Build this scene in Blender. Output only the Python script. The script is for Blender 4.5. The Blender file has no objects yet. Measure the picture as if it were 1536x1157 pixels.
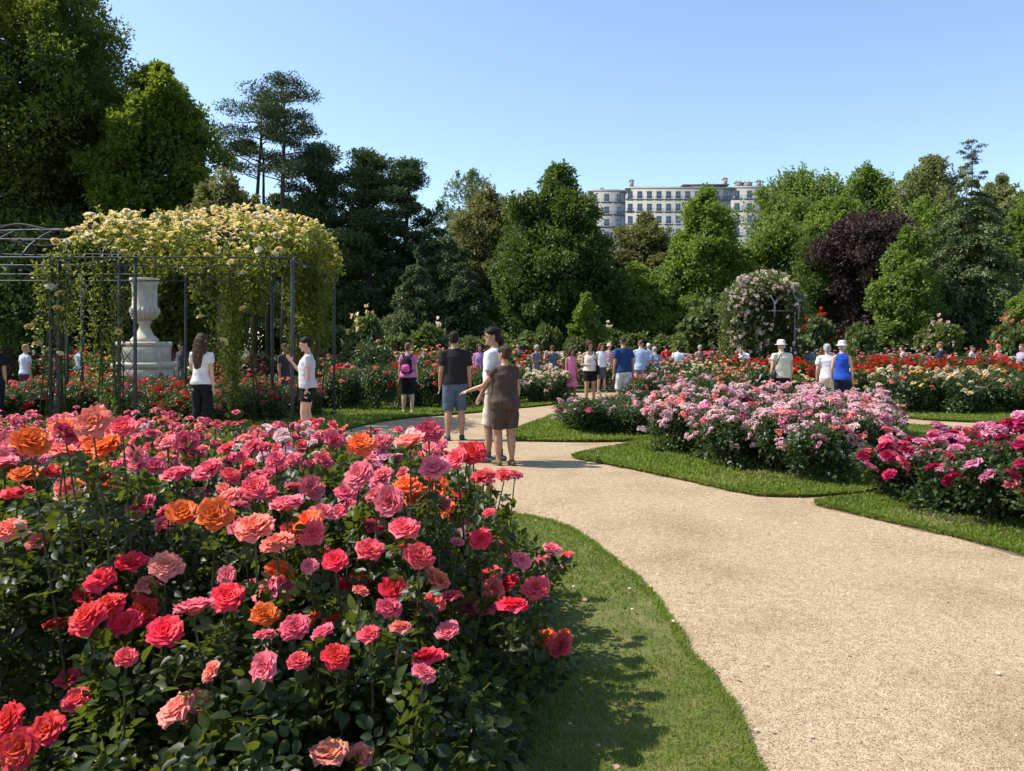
import bpy, math, random
import numpy as np
from mathutils import Vector, Matrix
rng = np.random.default_rng(7)
random.seed(7)
scene = bpy.context.scene
col = scene.collection
CAM_H, FOC, HOR = 1.55, 1200.0, 520.0
rad = math.radians

def ground_at(px, py):
    d = CAM_H * FOC / (py - HOR)
    return ((px - 768) / FOC * d, d)
def place(px, d):
    return ((px - 768) / FOC * d, d)
def height_at(py, d):
    return CAM_H + (HOR - py) / FOC * d

# ---------------------------------------------------------------- materials
def new_mat(name):
    m = bpy.data.materials.new(name); m.use_nodes = True
    nt = m.node_tree; nt.nodes.clear()
    out = nt.nodes.new('ShaderNodeOutputMaterial')
    return m, nt, out
def N(nt, t, **kw):
    n = nt.nodes.new(t)
    for k, v in kw.items():
        if k in n.inputs: n.inputs[k].default_value = v
        else: setattr(n, k, v)
    return n
def L(nt, a, b): nt.links.new(a, b)
def c4(c): return (c[0], c[1], c[2], 1.0)
def ramp(nt, stops):
    r = nt.nodes.new('ShaderNodeValToRGB')
    e = r.color_ramp.elements
    while len(e) < len(stops): e.new(0.5)
    for el, (p, c) in zip(e, stops): el.position = p; el.color = c4(c)
    return r
def noise_mat(name, stops, scale=8, rough=0.8, bump=0.3, bscale=None, detail=6, spec=0.3, metallic=0.0, dist=0.01, coords='Object'):
    m, nt, out = new_mat(name)
    tc = N(nt, 'ShaderNodeTexCoord')
    no = N(nt, 'ShaderNodeTexNoise', Scale=scale, Detail=detail)
    L(nt, tc.outputs[coords], no.inputs['Vector'])
    r = ramp(nt, stops); L(nt, no.outputs['Fac'], r.inputs['Fac'])
    p = N(nt, 'ShaderNodeBsdfPrincipled', Roughness=rough, Metallic=metallic)
    p.inputs['Specular IOR Level'].default_value = spec
    L(nt, r.outputs['Color'], p.inputs['Base Color'])
    if bump:
        n2 = N(nt, 'ShaderNodeTexNoise', Scale=bscale or scale * 3, Detail=5)
        L(nt, tc.outputs[coords], n2.inputs['Vector'])
        b = N(nt, 'ShaderNodeBump', Strength=bump, Distance=dist)
        L(nt, n2.outputs['Fac'], b.inputs['Height']); L(nt, b.outputs['Normal'], p.inputs['Normal'])
    L(nt, p.outputs['BSDF'], out.inputs['Surface'])
    return m
def leaf_mat(name, a, b, trans, fac=0.35, rough=0.5, spec=0.4, mid=None):
    """per-leaf colour from the 'rnd' attribute; thin leaf = principled + translucent"""
    m, nt, out = new_mat(name)
    at = N(nt, 'ShaderNodeAttribute', attribute_name='rnd')
    r = ramp(nt, [(0, a), (1, b)] if mid is None else [(0, a), (.55, mid), (1, b)]); L(nt, at.outputs['Fac'], r.inputs['Fac'])
    p = N(nt, 'ShaderNodeBsdfPrincipled', Roughness=rough)
    p.inputs['Specular IOR Level'].default_value = spec
    L(nt, r.outputs['Color'], p.inputs['Base Color'])
    mx0 = N(nt, 'ShaderNodeMix', data_type='RGBA'); mx0.inputs['Factor'].default_value = 0.55
    L(nt, r.outputs['Color'], mx0.inputs['A']); mx0.inputs['B'].default_value = c4(trans)
    t = N(nt, 'ShaderNodeBsdfTranslucent'); L(nt, mx0.outputs['Result'], t.inputs['Color'])
    mx = N(nt, 'ShaderNodeMixShader', Fac=fac)
    L(nt, p.outputs['BSDF'], mx.inputs[1]); L(nt, t.outputs['BSDF'], mx.inputs[2])
    L(nt, mx.outputs['Shader'], out.inputs['Surface'])
    return m
def petal_mat(name, base, mid, tip, trans=0.35, ringshift=0.35):
    """petal colour runs from its foot to its lip ('tip') and from heart to outer ring ('ring')"""
    m, nt, out = new_mat(name)
    a = N(nt, 'ShaderNodeAttribute', attribute_name='tip')
    g = N(nt, 'ShaderNodeAttribute', attribute_name='ring')
    oi = N(nt, 'ShaderNodeObjectInfo')
    ma = N(nt, 'ShaderNodeMath', operation='MULTIPLY_ADD'); L(nt, g.outputs['Fac'], ma.inputs[0]); ma.inputs[1].default_value = ringshift
    L(nt, a.outputs['Fac'], ma.inputs[2])
    sb = N(nt, 'ShaderNodeMath', operation='MULTIPLY_ADD'); L(nt, oi.outputs['Random'], sb.inputs[0]); sb.inputs[1].default_value = 0.3
    L(nt, ma.outputs[0], sb.inputs[2])
    s2 = N(nt, 'ShaderNodeMath', operation='SUBTRACT'); L(nt, sb.outputs[0], s2.inputs[0]); s2.inputs[1].default_value = 0.3
    r = ramp(nt, [(0.0, base), (0.5, mid), (1.0, tip)]); L(nt, s2.outputs[0], r.inputs['Fac'])
    hs = N(nt, 'ShaderNodeHueSaturation'); L(nt, r.outputs['Color'], hs.inputs['Color'])
    mr = N(nt, 'ShaderNodeMapRange'); L(nt, oi.outputs['Random'], mr.inputs['Value']); mr.inputs['To Min'].default_value = 0.82; mr.inputs['To Max'].default_value = 1.15
    L(nt, mr.outputs['Result'], hs.inputs['Value'])
    p = N(nt, 'ShaderNodeBsdfPrincipled', Roughness=0.55); p.inputs['Specular IOR Level'].default_value = 0.25
    L(nt, hs.outputs['Color'], p.inputs['Base Color'])
    t = N(nt, 'ShaderNodeBsdfTranslucent'); L(nt, hs.outputs['Color'], t.inputs['Color'])
    mx = N(nt, 'ShaderNodeMixShader', Fac=trans)
    L(nt, p.outputs['BSDF'], mx.inputs[1]); L(nt, t.outputs['BSDF'], mx.inputs[2])
    L(nt, mx.outputs['Shader'], out.inputs['Surface'])
    return m

# ---------------------------------------------------------------- mesh helpers
def mesh_np(name, V, faces, attrs=None, smooth=False, mats=(), matidx=None):
    """V (n,3); faces: list of int arrays (m,k); attrs: dict of per-vertex float arrays"""
    V = np.asarray(V, dtype=np.float32).reshape(-1, 3)
    me = bpy.data.meshes.new(name)
    faces = [np.asarray(f, dtype=np.int32) for f in faces if len(f)]
    nl = sum(f.size for f in faces); nf = sum(len(f) for f in faces)
    me.vertices.add(len(V)); me.vertices.foreach_set('co', V.ravel())
    me.loops.add(nl); me.polygons.add(nf)
    me.loops.foreach_set('vertex_index', np.concatenate([f.ravel() for f in faces]))
    tot = np.concatenate([np.full(len(f), f.shape[1], dtype=np.int32) for f in faces])
    st = np.concatenate([[0], np.cumsum(tot)[:-1]]).astype(np.int32)
    me.polygons.foreach_set('loop_start', st)
    me.polygons.foreach_set('loop_total', tot)
    if smooth: me.polygons.foreach_set('use_smooth', np.ones(nf, dtype=bool))
    if matidx is not None: me.polygons.foreach_set('material_index', np.asarray(matidx, dtype=np.int32))
    for k, a in (attrs or {}).items():
        at = me.attributes.new(k, 'FLOAT', 'POINT'); at.data.foreach_set('value', np.asarray(a, dtype=np.float32))
    for m in mats: me.materials.append(m)
    me.update(calc_edges=True); me.validate()
    return me
def link(name, me, parent=None, loc=None, rot=None, scale=None, mat=None):
    o = bpy.data.objects.new(name, me); col.objects.link(o)
    if parent is not None: o.parent = parent
    if loc is not None: o.location = loc
    if rot is not None: o.rotation_euler = rot
    if scale is not None: o.scale = scale if hasattr(scale, '__len__') else (scale,) * 3
    if mat is not None: set_mat(o, mat)
    return o
def set_mat(o, mat, slot=0):
    o.material_slots[slot].link = 'OBJECT'; o.material_slots[slot].material = mat
def tag(o, label=None, cat=None, group=None, kind=None):
    if label: o['label'] = label
    if cat: o['category'] = cat
    if group: o['group'] = group
    if kind: o['kind'] = kind
    return o
def empty(name, loc=(0, 0, 0), rz=0.0):
    o = bpy.data.objects.new(name, None); col.objects.link(o)
    o.location = loc; o.rotation_euler = (0, 0, rz); o.empty_display_size = 0.1
    return o
class MB:
    """collects tubes, boxes and lathes into one mesh"""
    def __init__(s): s.V = []; s.F4 = []; s.F3 = []; s.n = 0; s.A = []
    def add(s, V, F4=(), F3=(), a=None):
        V = np.asarray(V, dtype=float).reshape(-1, 3)
        if len(F4): s.F4.append(np.asarray(F4, dtype=int).reshape(-1, 4) + s.n)
        if len(F3): s.F3.append(np.asarray(F3, dtype=int).reshape(-1, 3) + s.n)
        s.V.append(V); s.n += len(V)
        s.A.append(np.full(len(V), random.random()) if a is None else np.broadcast_to(a, (len(V),)))
        return s
    def box(s, c, size, rz=0.0, bev=0.0):
        x, y, z = [v / 2 for v in size]
        b = min(bev, x * .9, y * .9, z * .9)
        if b <= 0:
            P = np.array([(i * x, j * y, k * z) for i in (-1, 1) for j in (-1, 1) for k in (-1, 1)])
            F = [(0, 1, 3, 2), (4, 6, 7, 5), (0, 4, 5, 1), (2, 3, 7, 6), (0, 2, 6, 4), (1, 5, 7, 3)]
        else:
            ring = []
            for (zz, ins) in ((-z, b), (-z + b, 0), (z - b, 0), (z, b)):
                X, Y = x - ins, y - ins
                ring.append([(-X, -Y + b * (ins == 0), zz), (-X + b * (ins == 0), -Y, zz), (X - b * (ins == 0), -Y, zz), (X, -Y + b * (ins == 0), zz),
                             (X, Y - b * (ins == 0), zz), (X - b * (ins == 0), Y, zz), (-X + b * (ins == 0), Y, zz), (-X, Y - b * (ins == 0), zz)])
            P = np.array(ring).reshape(-1, 3); F = []
            for r in range(3):
                for i in range(8): F.append((r * 8 + i, r * 8 + (i + 1) % 8, r * 8 + 8 + (i + 1) % 8, r * 8 + 8 + i))
            F += [(0, 7, 6, 1), (1, 6, 5, 2), (2, 5, 4, 3), (24, 25, 30, 31), (25, 26, 29, 30), (26, 27, 28, 29)]
        if rz:
            cs, sn = math.cos(rz), math.sin(rz)
            P = P @ np.array([[cs, sn, 0], [-sn, cs, 0], [0, 0, 1]])
        return s.add(P + np.array(c), F)
    def tube(s, path, radii, seg=10, ref=(0, 1, 0), caps=True, round_caps=False):
        P = np.asarray(path, dtype=float); n = len(P)
        R = np.array([(r, r) if not hasattr(r, '__len__') else r for r in (radii if hasattr(radii, '__len__') else [radii] * n)], dtype=float)
        T = np.zeros_like(P); T[1:-1] = P[2:] - P[:-2]; T[0] = P[1] - P[0]; T[-1] = P[-1] - P[-2]
        T /= np.maximum(np.linalg.norm(T, axis=1, keepdims=True), 1e-9)
        if round_caps:
            def cap(p, t, r):
                q, rr = [], []
                for f, h in ((.97, .25), (.8, .6), (.45, .9), (.08, 1.0)):
                    q.append(p + t * h * min(r)); rr.append(r * f)
                return q, rr
            q0, r0 = cap(P[0], -T[0], R[0]); q1, r1 = cap(P[-1], T[-1], R[-1])
            P = np.vstack([q0[::-1], P, q1]); R = np.vstack([r0[::-1], R, r1])
            T = np.vstack([[T[0]] * 4, T, [T[-1]] * 4]); n = len(P)
        ref = np.array(ref, dtype=float)
        U = np.cross(T, ref)
        nu = np.linalg.norm(U, axis=1)
        for i in range(n):
            if nu[i] < 0.15: U[i] = np.cross(T[i], np.array([1.0, 0.01, 0.0]) if abs(T[i][0]) < .9 else np.array([0, 0, 1.0]))
        U /= np.linalg.norm(U, axis=1, keepdims=True)
        for i in range(1, n):
            if np.dot(U[i], U[i - 1]) < 0: U[i] = -U[i]
        W = np.cross(U, T)
        an = np.arange(seg) / seg * 2 * np.pi
        ring = P[:, None, :] + U[:, None, :] * (np.cos(an)[None, :, None] * R[:, 0, None, None]) + W[:, None, :] * (np.sin(an)[None, :, None] * R[:, 1, None, None])
        V = ring.reshape(-1, 3)
        F = [(i * seg + j, i * seg + (j + 1) % seg, (i + 1) * seg + (j + 1) % seg, (i + 1) * seg + j) for i in range(n - 1) for j in range(seg)]
        F3 = []
        if caps:
            V = np.vstack([V, P[0:1], P[-1:]]); a, b = n * seg, n * seg + 1
            F3 = [(a, (j + 1) % seg, j) for j in range(seg)] + [(b, (n - 1) * seg + j, (n - 1) * seg + (j + 1) % seg) for j in range(seg)]
        return s.add(V, F, F3)
    def stack(s, rows, seg=20, caps=True):
        """rows of (z, half x, half y, centre x, centre y)"""
        rows = [tuple(r) + (0,) * (5 - len(r)) for r in rows]
        an = np.arange(seg) / seg * 2 * np.pi
        V = np.array([(cx + hx * math.cos(t), cy + hy * math.sin(t), z) for (z, hx, hy, cx, cy) in rows for t in an])
        n = len(rows)
        F = [(i * seg + j, i * seg + (j + 1) % seg, (i + 1) * seg + (j + 1) % seg, (i + 1) * seg + j) for i in range(n - 1) for j in range(seg)]
        F3 = []
        if caps:
            V = np.vstack([V, [(rows[0][3], rows[0][4], rows[0][0])], [(rows[-1][3], rows[-1][4], rows[-1][0])]]); a, b = n * seg, n * seg + 1
            F3 = [(a, (j + 1) % seg, j) for j in range(seg)] + [(b, (n - 1) * seg + j, (n - 1) * seg + (j + 1) % seg) for j in range(seg)]
        return s.add(V, F, F3)
    def mesh(s, name, mats=(), smooth=True):
        F = []
        if s.F4: F.append(np.vstack(s.F4))
        if s.F3: F.append(np.vstack(s.F3))
        return mesh_np(name, np.vstack(s.V), F, {'rnd': np.concatenate(s.A)}, smooth, mats)
    def build(s, name, mat, parent=None, smooth=True, loc=None, rot=None):
        return link(name, s.mesh(name, [mat], smooth), parent, loc, rot)

def unit(a): return a / np.maximum(np.linalg.norm(a, axis=-1, keepdims=True), 1e-9)
def rand_dir(n, r=None):
    return unit((r or rng).normal(size=(n, 3)))
def kites(P, D, Nn, Ln, Wd, fold=0.25, rnd=None, droop=0.0):
    """folded kite leaves: base P, direction D, normal Nn, length and width arrays -> V, tris, rnd"""
    n = len(P); D = unit(D); S = unit(np.cross(D, Nn)); Nn = np.cross(S, D)
    Ln = np.broadcast_to(Ln, (n,))[:, None]; Wd = np.broadcast_to(Wd, (n,))[:, None]
    mid = P + D * Ln * 0.42
    V = np.stack([P, mid + S * Wd * .5 + Nn * Wd * fold, P + D * Ln - Nn * Ln * droop, mid - S * Wd * .5 + Nn * Wd * fold], axis=1)
    k = np.arange(n)[:, None] * 4
    F = np.concatenate([k + [0, 1, 2], k + [0, 2, 3]], axis=0)
    r = rng.random(n) if rnd is None else rnd
    return V.reshape(-1, 3), F, np.repeat(r, 4)
def kite_mesh(name, P, D, Nn, Ln, Wd, mat, rnd=None, fold=.25, droop=0.0):
    V, F, r = kites(P, D, Nn, Ln, Wd, fold, rnd, droop)
    return mesh_np(name, V, [F], {'rnd': r}, False, [mat])
def in_poly(x, y, poly):
    x = np.asarray(x); y = np.asarray(y); ins = np.zeros(x.shape, dtype=bool); n = len(poly)
    for i in range(n):
        (x1, y1), (x2, y2) = poly[i], poly[(i + 1) % n]
        c = ((y1 > y) != (y2 > y)) & (x < (x2 - x1) * (y - y1) / ((y2 - y1) if y2 != y1 else 1e-9) + x1)
        ins ^= c
    return ins
def edge_dist(x, y, poly):
    x = np.asarray(x, float); y = np.asarray(y, float); d = np.full(x.shape, 1e9); n = len(poly)
    for i in range(n):
        a = np.array(poly[i], float); b = np.array(poly[(i + 1) % n], float); ab = b - a
        t = np.clip(((x - a[0]) * ab[0] + (y - a[1]) * ab[1]) / max(ab @ ab, 1e-9), 0, 1)
        d = np.minimum(d, np.hypot(x - a[0] - t * ab[0], y - a[1] - t * ab[1]))
    return d
def smooth_poly(pts, it=2):
    p = [tuple(q) for q in pts]
    for _ in range(it):
        q = []
        for i in range(len(p)):
            a, b = p[i], p[(i + 1) % len(p)]
            q.append((a[0] * .75 + b[0] * .25, a[1] * .75 + b[1] * .25)); q.append((a[0] * .25 + b[0] * .75, a[1] * .25 + b[1] * .75))
        p = q
    return p
def vnoise(P, f, seed=0):
    """cheap smooth 3-D noise as a sum of sines, about -1..1"""
    r = np.random.default_rng(seed); out = np.zeros(len(P))
    for k in range(6):
        w = unit(r.normal(size=3)) * f * (0.6 + 0.25 * k); out += np.sin(P @ w + r.random() * 6.28) / (1 + .3 * k)
    return out / 3
# ---------------------------------------------------------------- camera, light, sky
cam = bpy.data.cameras.new('camera'); camo = bpy.data.objects.new('camera', cam); col.objects.link(camo)
camo.location = (0, 0, CAM_H); camo.rotation_euler = (rad(90), 0, 0)
cam.sensor_width = 36; cam.lens = 36 * FOC / 1536; cam.shift_y = -(578.5 - HOR) / 1536
cam.clip_start = 0.05; cam.clip_end = 3000
scene.camera = camo
SUN_EL, SUN_AZ = 52.0, 8.0           # the sun stands left of the view and a little beyond the scene
sd = Vector((-math.cos(rad(SUN_EL)) * math.cos(rad(SUN_AZ)), math.cos(rad(SUN_EL)) * math.sin(rad(SUN_AZ)), math.sin(rad(SUN_EL))))
sun = bpy.data.lights.new('sun', 'SUN'); suno = bpy.data.objects.new('sun', sun); col.objects.link(suno)
sun.energy = 4.0; sun.angle = rad(0.5); sun.color = (1.0, 0.93, 0.82)
suno.rotation_euler = sd.to_track_quat('Z', 'Y').to_euler(); suno.location = (-40, 20, 60)
w = bpy.data.worlds.new('World'); scene.world = w; w.use_nodes = True
nt = w.node_tree; bg = nt.nodes['Background']
sky = nt.nodes.new('ShaderNodeTexSky'); sky.sky_type = 'NISHITA'; sky.sun_disc = False
sky.sun_elevation = rad(SUN_EL); sky.sun_rotation = rad(-(90 - SUN_AZ))
sky.altitude = 50; sky.air_density = 1.0; sky.dust_density = 0.6; sky.ozone_density = 2.0
L(nt, sky.outputs['Color'], bg.inputs['Color']); bg.inputs['Strength'].default_value = 0.134
scene.view_settings.view_transform = 'Standard'; scene.view_settings.look = 'None'; scene.view_settings.exposure = 0.88; scene.view_settings.gamma = 1
cy = scene.cycles
cy.max_bounces = 7; cy.diffuse_bounces = 3; cy.glossy_bounces = 2; cy.transmission_bounces = 4; cy.transparent_max_bounces = 4
cy.caustics_reflective = False; cy.caustics_refractive = False
cy.use_denoising = True
try: cy.denoiser = 'OPENIMAGEDENOISE'
except Exception: pass
cy.use_adaptive_sampling = True; cy.adaptive_threshold = 0.015
scene.render.film_transparent = False

# ---------------------------------------------------------------- ground materials
def gravel_material():
    m, nt, out = new_mat('pale_gravel')
    tc = N(nt, 'ShaderNodeTexCoord')
    v = N(nt, 'ShaderNodeTexVoronoi', Scale=150.0); L(nt, tc.outputs['Object'], v.inputs['Vector'])
    r = ramp(nt, [(0, (.17, .12, .07)), (.25, (.365, .272, .165)), (.65, (.45, .342, .218)), (1, (.57, .46, .32))])
    sep = N(nt, 'ShaderNodeSeparateColor'); L(nt, v.outputs['Color'], sep.inputs['Color']); L(nt, sep.outputs['Red'], r.inputs['Fac'])
    n = N(nt, 'ShaderNodeTexNoise', Scale=1.1, Detail=5); L(nt, tc.outputs['Object'], n.inputs['Vector'])
    rn = ramp(nt, [(.28, (.72, .69, .64)), (.5, (.95, .94, .92)), (.72, (1.0, 1.0, 1.0))]); L(nt, n.outputs['Fac'], rn.inputs['Fac'])
    n3 = N(nt, 'ShaderNodeTexNoise', Scale=16, Detail=6); L(nt, tc.outputs['Object'], n3.inputs['Vector'])
    rn3 = ramp(nt, [(.35, (.82, .80, .78)), (.62, (1.0, 1.0, 1.0))]); L(nt, n3.outputs['Fac'], rn3.inputs['Fac'])
    mu = N(nt, 'ShaderNodeMix', data_type='RGBA', blend_type='MULTIPLY'); mu.inputs['Factor'].default_value = 1
    L(nt, r.outputs['Color'], mu.inputs['A']); L(nt, rn.outputs['Color'], mu.inputs['B'])
    mu2 = N(nt, 'ShaderNodeMix', data_type='RGBA', blend_type='MULTIPLY'); mu2.inputs['Factor'].default_value = 1
    L(nt, mu.outputs['Result'], mu2.inputs['A']); L(nt, rn3.outputs['Color'], mu2.inputs['B'])
    p = N(nt, 'ShaderNodeBsdfPrincipled', Roughness=0.95); p.inputs['Specular IOR Level'].default_value = 0.134
    L(nt, mu2.outputs['Result'], p.inputs['Base Color'])
    b = N(nt, 'ShaderNodeBump', Strength=0.7, Distance=0.004); L(nt, v.outputs['Distance'], b.inputs['Height']); b.invert = True
    L(nt, b.outputs['Normal'], p.inputs['Normal']); L(nt, p.outputs['BSDF'], out.inputs['Surface'])
    return m
M = {}
M['gravel'] = gravel_material()
M['pebble'] = None
M['turf'] = noise_mat('turf', [(.25, (.05, .066, .014)), (.5, (.10, .115, .026)), (.75, (.19, .145, .06))], 6, .95, .6, 60)
M['far_grass'] = noise_mat('far_grass', [(.25, (.03, .05, .012)), (.6, (.06, .09, .02)), (.85, (.09, .10, .035))], .6, .95, .4, 9)
M['soil'] = noise_mat('bed_soil', [(.3, (.03, .02, .013)), (.7, (.075, .052, .034))], 12, 1, .9, 50, dist=.03)
M['blade'] = leaf_mat('grass_blade', (.100, .155, .020), (.35, .31, .10), (.34, .44, .05), .40, .6, .25, mid=(.170, .235, .031))
M['bark'] = noise_mat('bark', [(.3, (.035, .026, .019)), (.7, (.10, .078, .058))], 14, .95, .8, 30)

# ---------------------------------------------------------------- ground, path and lawns
def sheet(name, poly, z, mat, thick=0.0, kind='structure'):
    """flat polygon with an optional skirt"""
    import bmesh
    bm = bmesh.new()
    vs = [bm.verts.new((x, y, z)) for x, y in poly]
    f = bm.faces.new(vs)
    if f.normal.z < 0: f.normal_flip()
    if thick:
        lo = [bm.verts.new((x, y, z - thick)) for x, y in poly]
        for i in range(len(poly)):
            j = (i + 1) % len(poly); bm.faces.new((vs[i], vs[j], lo[j], lo[i]))
    bmesh.ops.triangulate(bm, faces=[fc for fc in bm.faces if len(fc.verts) > 4])
    bmesh.ops.recalc_face_normals(bm, faces=bm.faces)
    me = bpy.data.meshes.new(name); bm.to_mesh(me); bm.free(); me.materials.append(mat)
    o = link(name, me); o['kind'] = kind
    return o
sheet('ground', [(-700, -60), (700, -60), (700, 1400), (-700, 1400)], -0.02, M['far_grass'])
sheet('gravel_path', [(-32, -5), (32, -5), (32, 27), (-32, 27)], 0.0, M['gravel'])
G = ground_at
LAWNS = {
 'front': [(1.0, 1.2), (1.0, 2.2), G(1142, 1157), G(1100, 1062), G(1045, 988), G(990, 910), G(925, 843), G(858, 796), G(800, 779), G(740, 774), (-1.2, 8.5), (-3, 9.6), (-6, 10.6), (-9, 10.8), (-12, 9.5), (-12, -3), (0.9, -3)],
 'pergola': [G(-330, 672), G(-100, 668), G(100, 665), G(300, 661), G(440, 657), G(500, 650), G(545, 638), G(600, 628), G(690, 622), G(765, 614), G(830, 608), G(862, 600), (2.2, 26.5), (-27, 26.5), (-27, 14)],
 'middle': [G(760, 656), G(768, 661), G(790, 663), G(955, 664), G(1010, 652), G(1010, 618), G(880, 613), G(822, 628), G(785, 643)],
 'right': [G(848, 686), G(880, 692), G(935, 702), G(1050, 727), G(1120, 743), G(1165, 747), G(1235, 745), G(1310, 740), G(1400, 690), G(1470, 662), G(1450, 648), G(1380, 640), G(1200, 636), G(1020, 640), G(955, 668)],
 'corner': [G(1214, 756), G(1240, 763), G(1350, 788), G(1440, 808), G(1536, 833), G(1750, 895), (9.0, 5.4), (9.5, 9.8), G(1560, 690), G(1430, 728), G(1320, 746)],
 'back': [G(1300, 616), G(1350, 628), G(1440, 634), G(1560, 637), G(1900, 642), (25, 15.6), (26, 20.8), G(1310, 608)],
}
LAWNS = {k: smooth_poly(v, 2) for k, v in LAWNS.items()}
LAWNS0 = LAWNS
LZ = 0.025
def soft(poly):      # slightly irregular turf edge
    P = []
    for i in range(len(poly)):
        a, b = np.array(poly[i]), np.array(poly[(i + 1) % len(poly)]); n = max(1, int(np.linalg.norm(b - a) / .12)); n = min(n, 40)
        for k in range(n):
            q = a + (b - a) * k / n; w_ = .013 * math.sin(q[0] * 6.1 + q[1] * 4.3) + .008 * math.sin(q[0] * 13.7 - q[1] * 11.2); P.append((q[0] + rng.normal() * .007 + w_, q[1] + rng.normal() * .007 + w_ * .6))
    return P
LNAMES = {'front': 'lawn', 'pergola': 'lawn', 'middle': 'lawn', 'right': 'lawn', 'corner': 'lawn', 'back': 'lawn'}
LAWNS = {k: soft(v) for k, v in LAWNS.items()}
for k, p in LAWNS.items():
    sheet('lawn', p, LZ, M['turf'], 0.05)

def grass(poly, dens_fn, length, width, name='grass', zone=None, edge=True):
    xs = np.array([p[0] for p in poly]); ys = np.array([p[1] for p in poly])
    x0, x1, y0, y1 = xs.min(), xs.max(), ys.min(), ys.max()
    if zone: x0, x1, y0, y1 = max(x0, zone[0]), min(x1, zone[1]), max(y0, zone[2]), min(y1, zone[3])
    dmax = max(dens_fn(y0), dens_fn(y1))
    n = int((x1 - x0) * (y1 - y0) * dmax)
    x = rng.uniform(x0, x1, n); y = rng.uniform(y0, y1, n)
    bare = vnoise(np.stack([x, y, 0 * x], 1), 3.1, 13); thin = np.where(bare > .42, .45, 1.0)
    keep = (rng.random(n) < thin * np.vectorize(dens_fn)(y) / dmax) & in_poly(x, y, poly) & (np.abs(x) < y * .68 + .6)
    x, y = x[keep], y[keep]; n = len(x)
    # shaggy blades that lean over the turf's cut edge
    out = np.zeros((n, 2))
    for i in range(len(poly)):
        a, b = np.array(poly[i]), np.array(poly[(i + 1) % len(poly)]); l = np.linalg.norm(b - a)
        if zone and not (zone[0] - .5 < a[0] < zone[1] + .5 and zone[2] < a[1] < zone[3]): continue
        if abs(a[0]) > a[1] * .68 + .6 or a[1] < 2: continue
        m = int(l * min(900, 2600 / max(a[1] / 3, 1)))
        t = rng.random(m); nrm = np.array([b[1] - a[1], a[0] - b[0]]) / max(l, 1e-6)
        mid = (a + b) / 2 + nrm * .05
        if in_poly(np.array([mid[0]]), np.array([mid[1]]), poly)[0]: nrm = -nrm
        q = a + (b - a) * t[:, None] - nrm * (rng.random(m)[:, None] * .05 - .008)
        x = np.concatenate([x, q[:, 0]]); y = np.concatenate([y, q[:, 1]]); out = np.vstack([out, np.tile(nrm, (m, 1)) * rng.uniform(.1, 1.1, m)[:, None]])
    n = len(x)
    P3 = np.stack([x, y, np.full(n, LZ - .006)], 1)
    patch = vnoise(P3, 2.3, 3) * .5 + vnoise(P3, 7, 5) * .35
    sc = np.clip(y / 3.2, 1, 3.2)
    ln = length * rng.uniform(.5, 1.25, n) * (1 + .25 * patch) * sc ** .35
    D = np.stack([rng.normal(size=n) * .5 + out[:, 0], rng.normal(size=n) * .5 + out[:, 1], np.full(n, .8)], 1)
    Nn = rand_dir(n)
    r = np.clip(.40 + patch * .34 + .35 * np.clip(vnoise(P3, 3.1, 13) - .30, 0, 1) + rng.normal(size=n) * .18, 0, 1)
    V, F, rr = kites(P3, D, Nn, ln, width * sc * rng.uniform(.7, 1.3, n), .15, r)
    o = link(name, mesh_np(name, V, [F], {'rnd': rr}, False, [M['blade']])); tag(o, kind='stuff'); return o
grass(LAWNS['front'], lambda y: 11000 / max(1, (y / 3.0)) ** 1.5, .030, .0042, zone=(-.6, 1.2, 2.3, 7.6))
grass(LAWNS['pergola'], lambda y: 520, .05, .011, zone=(-11.5, 2, 13, 24))
grass(LAWNS['middle'], lambda y: 1100, .045, .010)
grass(LAWNS['right'], lambda y: 2200 * (9 / max(y, 8)) ** 2, .038, .008)
grass(LAWNS['corner'], lambda y: 2800, .036, .0075)
grass(LAWNS['back'], lambda y: 500, .05, .012)

# loose stones on the near path
def loose_stones():
    n = 30000
    y = 2.6 + 7.5 * rng.random(n) ** 1.5; x = rng.uniform(-.8, 5.6, n)
    k = np.ones(n, bool) & (np.abs(x) < y * .66 + .3)
    for p in LAWNS.values(): k &= ~in_poly(x, y, p)
    x, y = x[k], y[k]; n = len(x)
    s = rng.uniform(.0018, .0048, n) * np.clip(y / 4, .9, 1.6)
    base = np.array([(1, 0, 0), (0, 1, 0), (-1, 0, 0), (0, -1, 0), (0, 0, .8), (0, 0, -.3)], float)
    V = base[None] * s[:, None, None] * rng.uniform(.6, 1.4, (n, 6, 1))
    a = rng.uniform(0, 6.28, n); cs, sn = np.cos(a), np.sin(a)
    X = V[..., 0] * cs[:, None] - V[..., 1] * sn[:, None]; Y = V[..., 0] * sn[:, None] + V[..., 1] * cs[:, None]
    V = np.stack([X + x[:, None], Y + y[:, None], V[..., 2] + .001], -1).reshape(-1, 3)
    b = np.arange(n)[:, None] * 6
    F = np.concatenate([b + f for f in ([0, 1, 4], [1, 2, 4], [2, 3, 4], [3, 0, 4])])
    m, nt, out = new_mat('loose_stone')
    at = N(nt, 'ShaderNodeAttribute', attribute_name='rnd')
    r = ramp(nt, [(0, (.16, .115, .065)), (.5, (.44, .34, .215)), (1, (.62, .51, .36))]); L(nt, at.outputs['Fac'], r.inputs['Fac'])
    p = N(nt, 'ShaderNodeBsdfPrincipled', Roughness=.9); L(nt, r.outputs['Color'], p.inputs['Base Color']); L(nt, p.outputs['BSDF'], out.inputs['Surface'])
    o = link('gravel', mesh_np('gravel', V, [F], {'rnd': np.repeat(rng.random(n), 6)}, False, [m])); tag(o, kind='stuff')
loose_stones()


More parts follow.
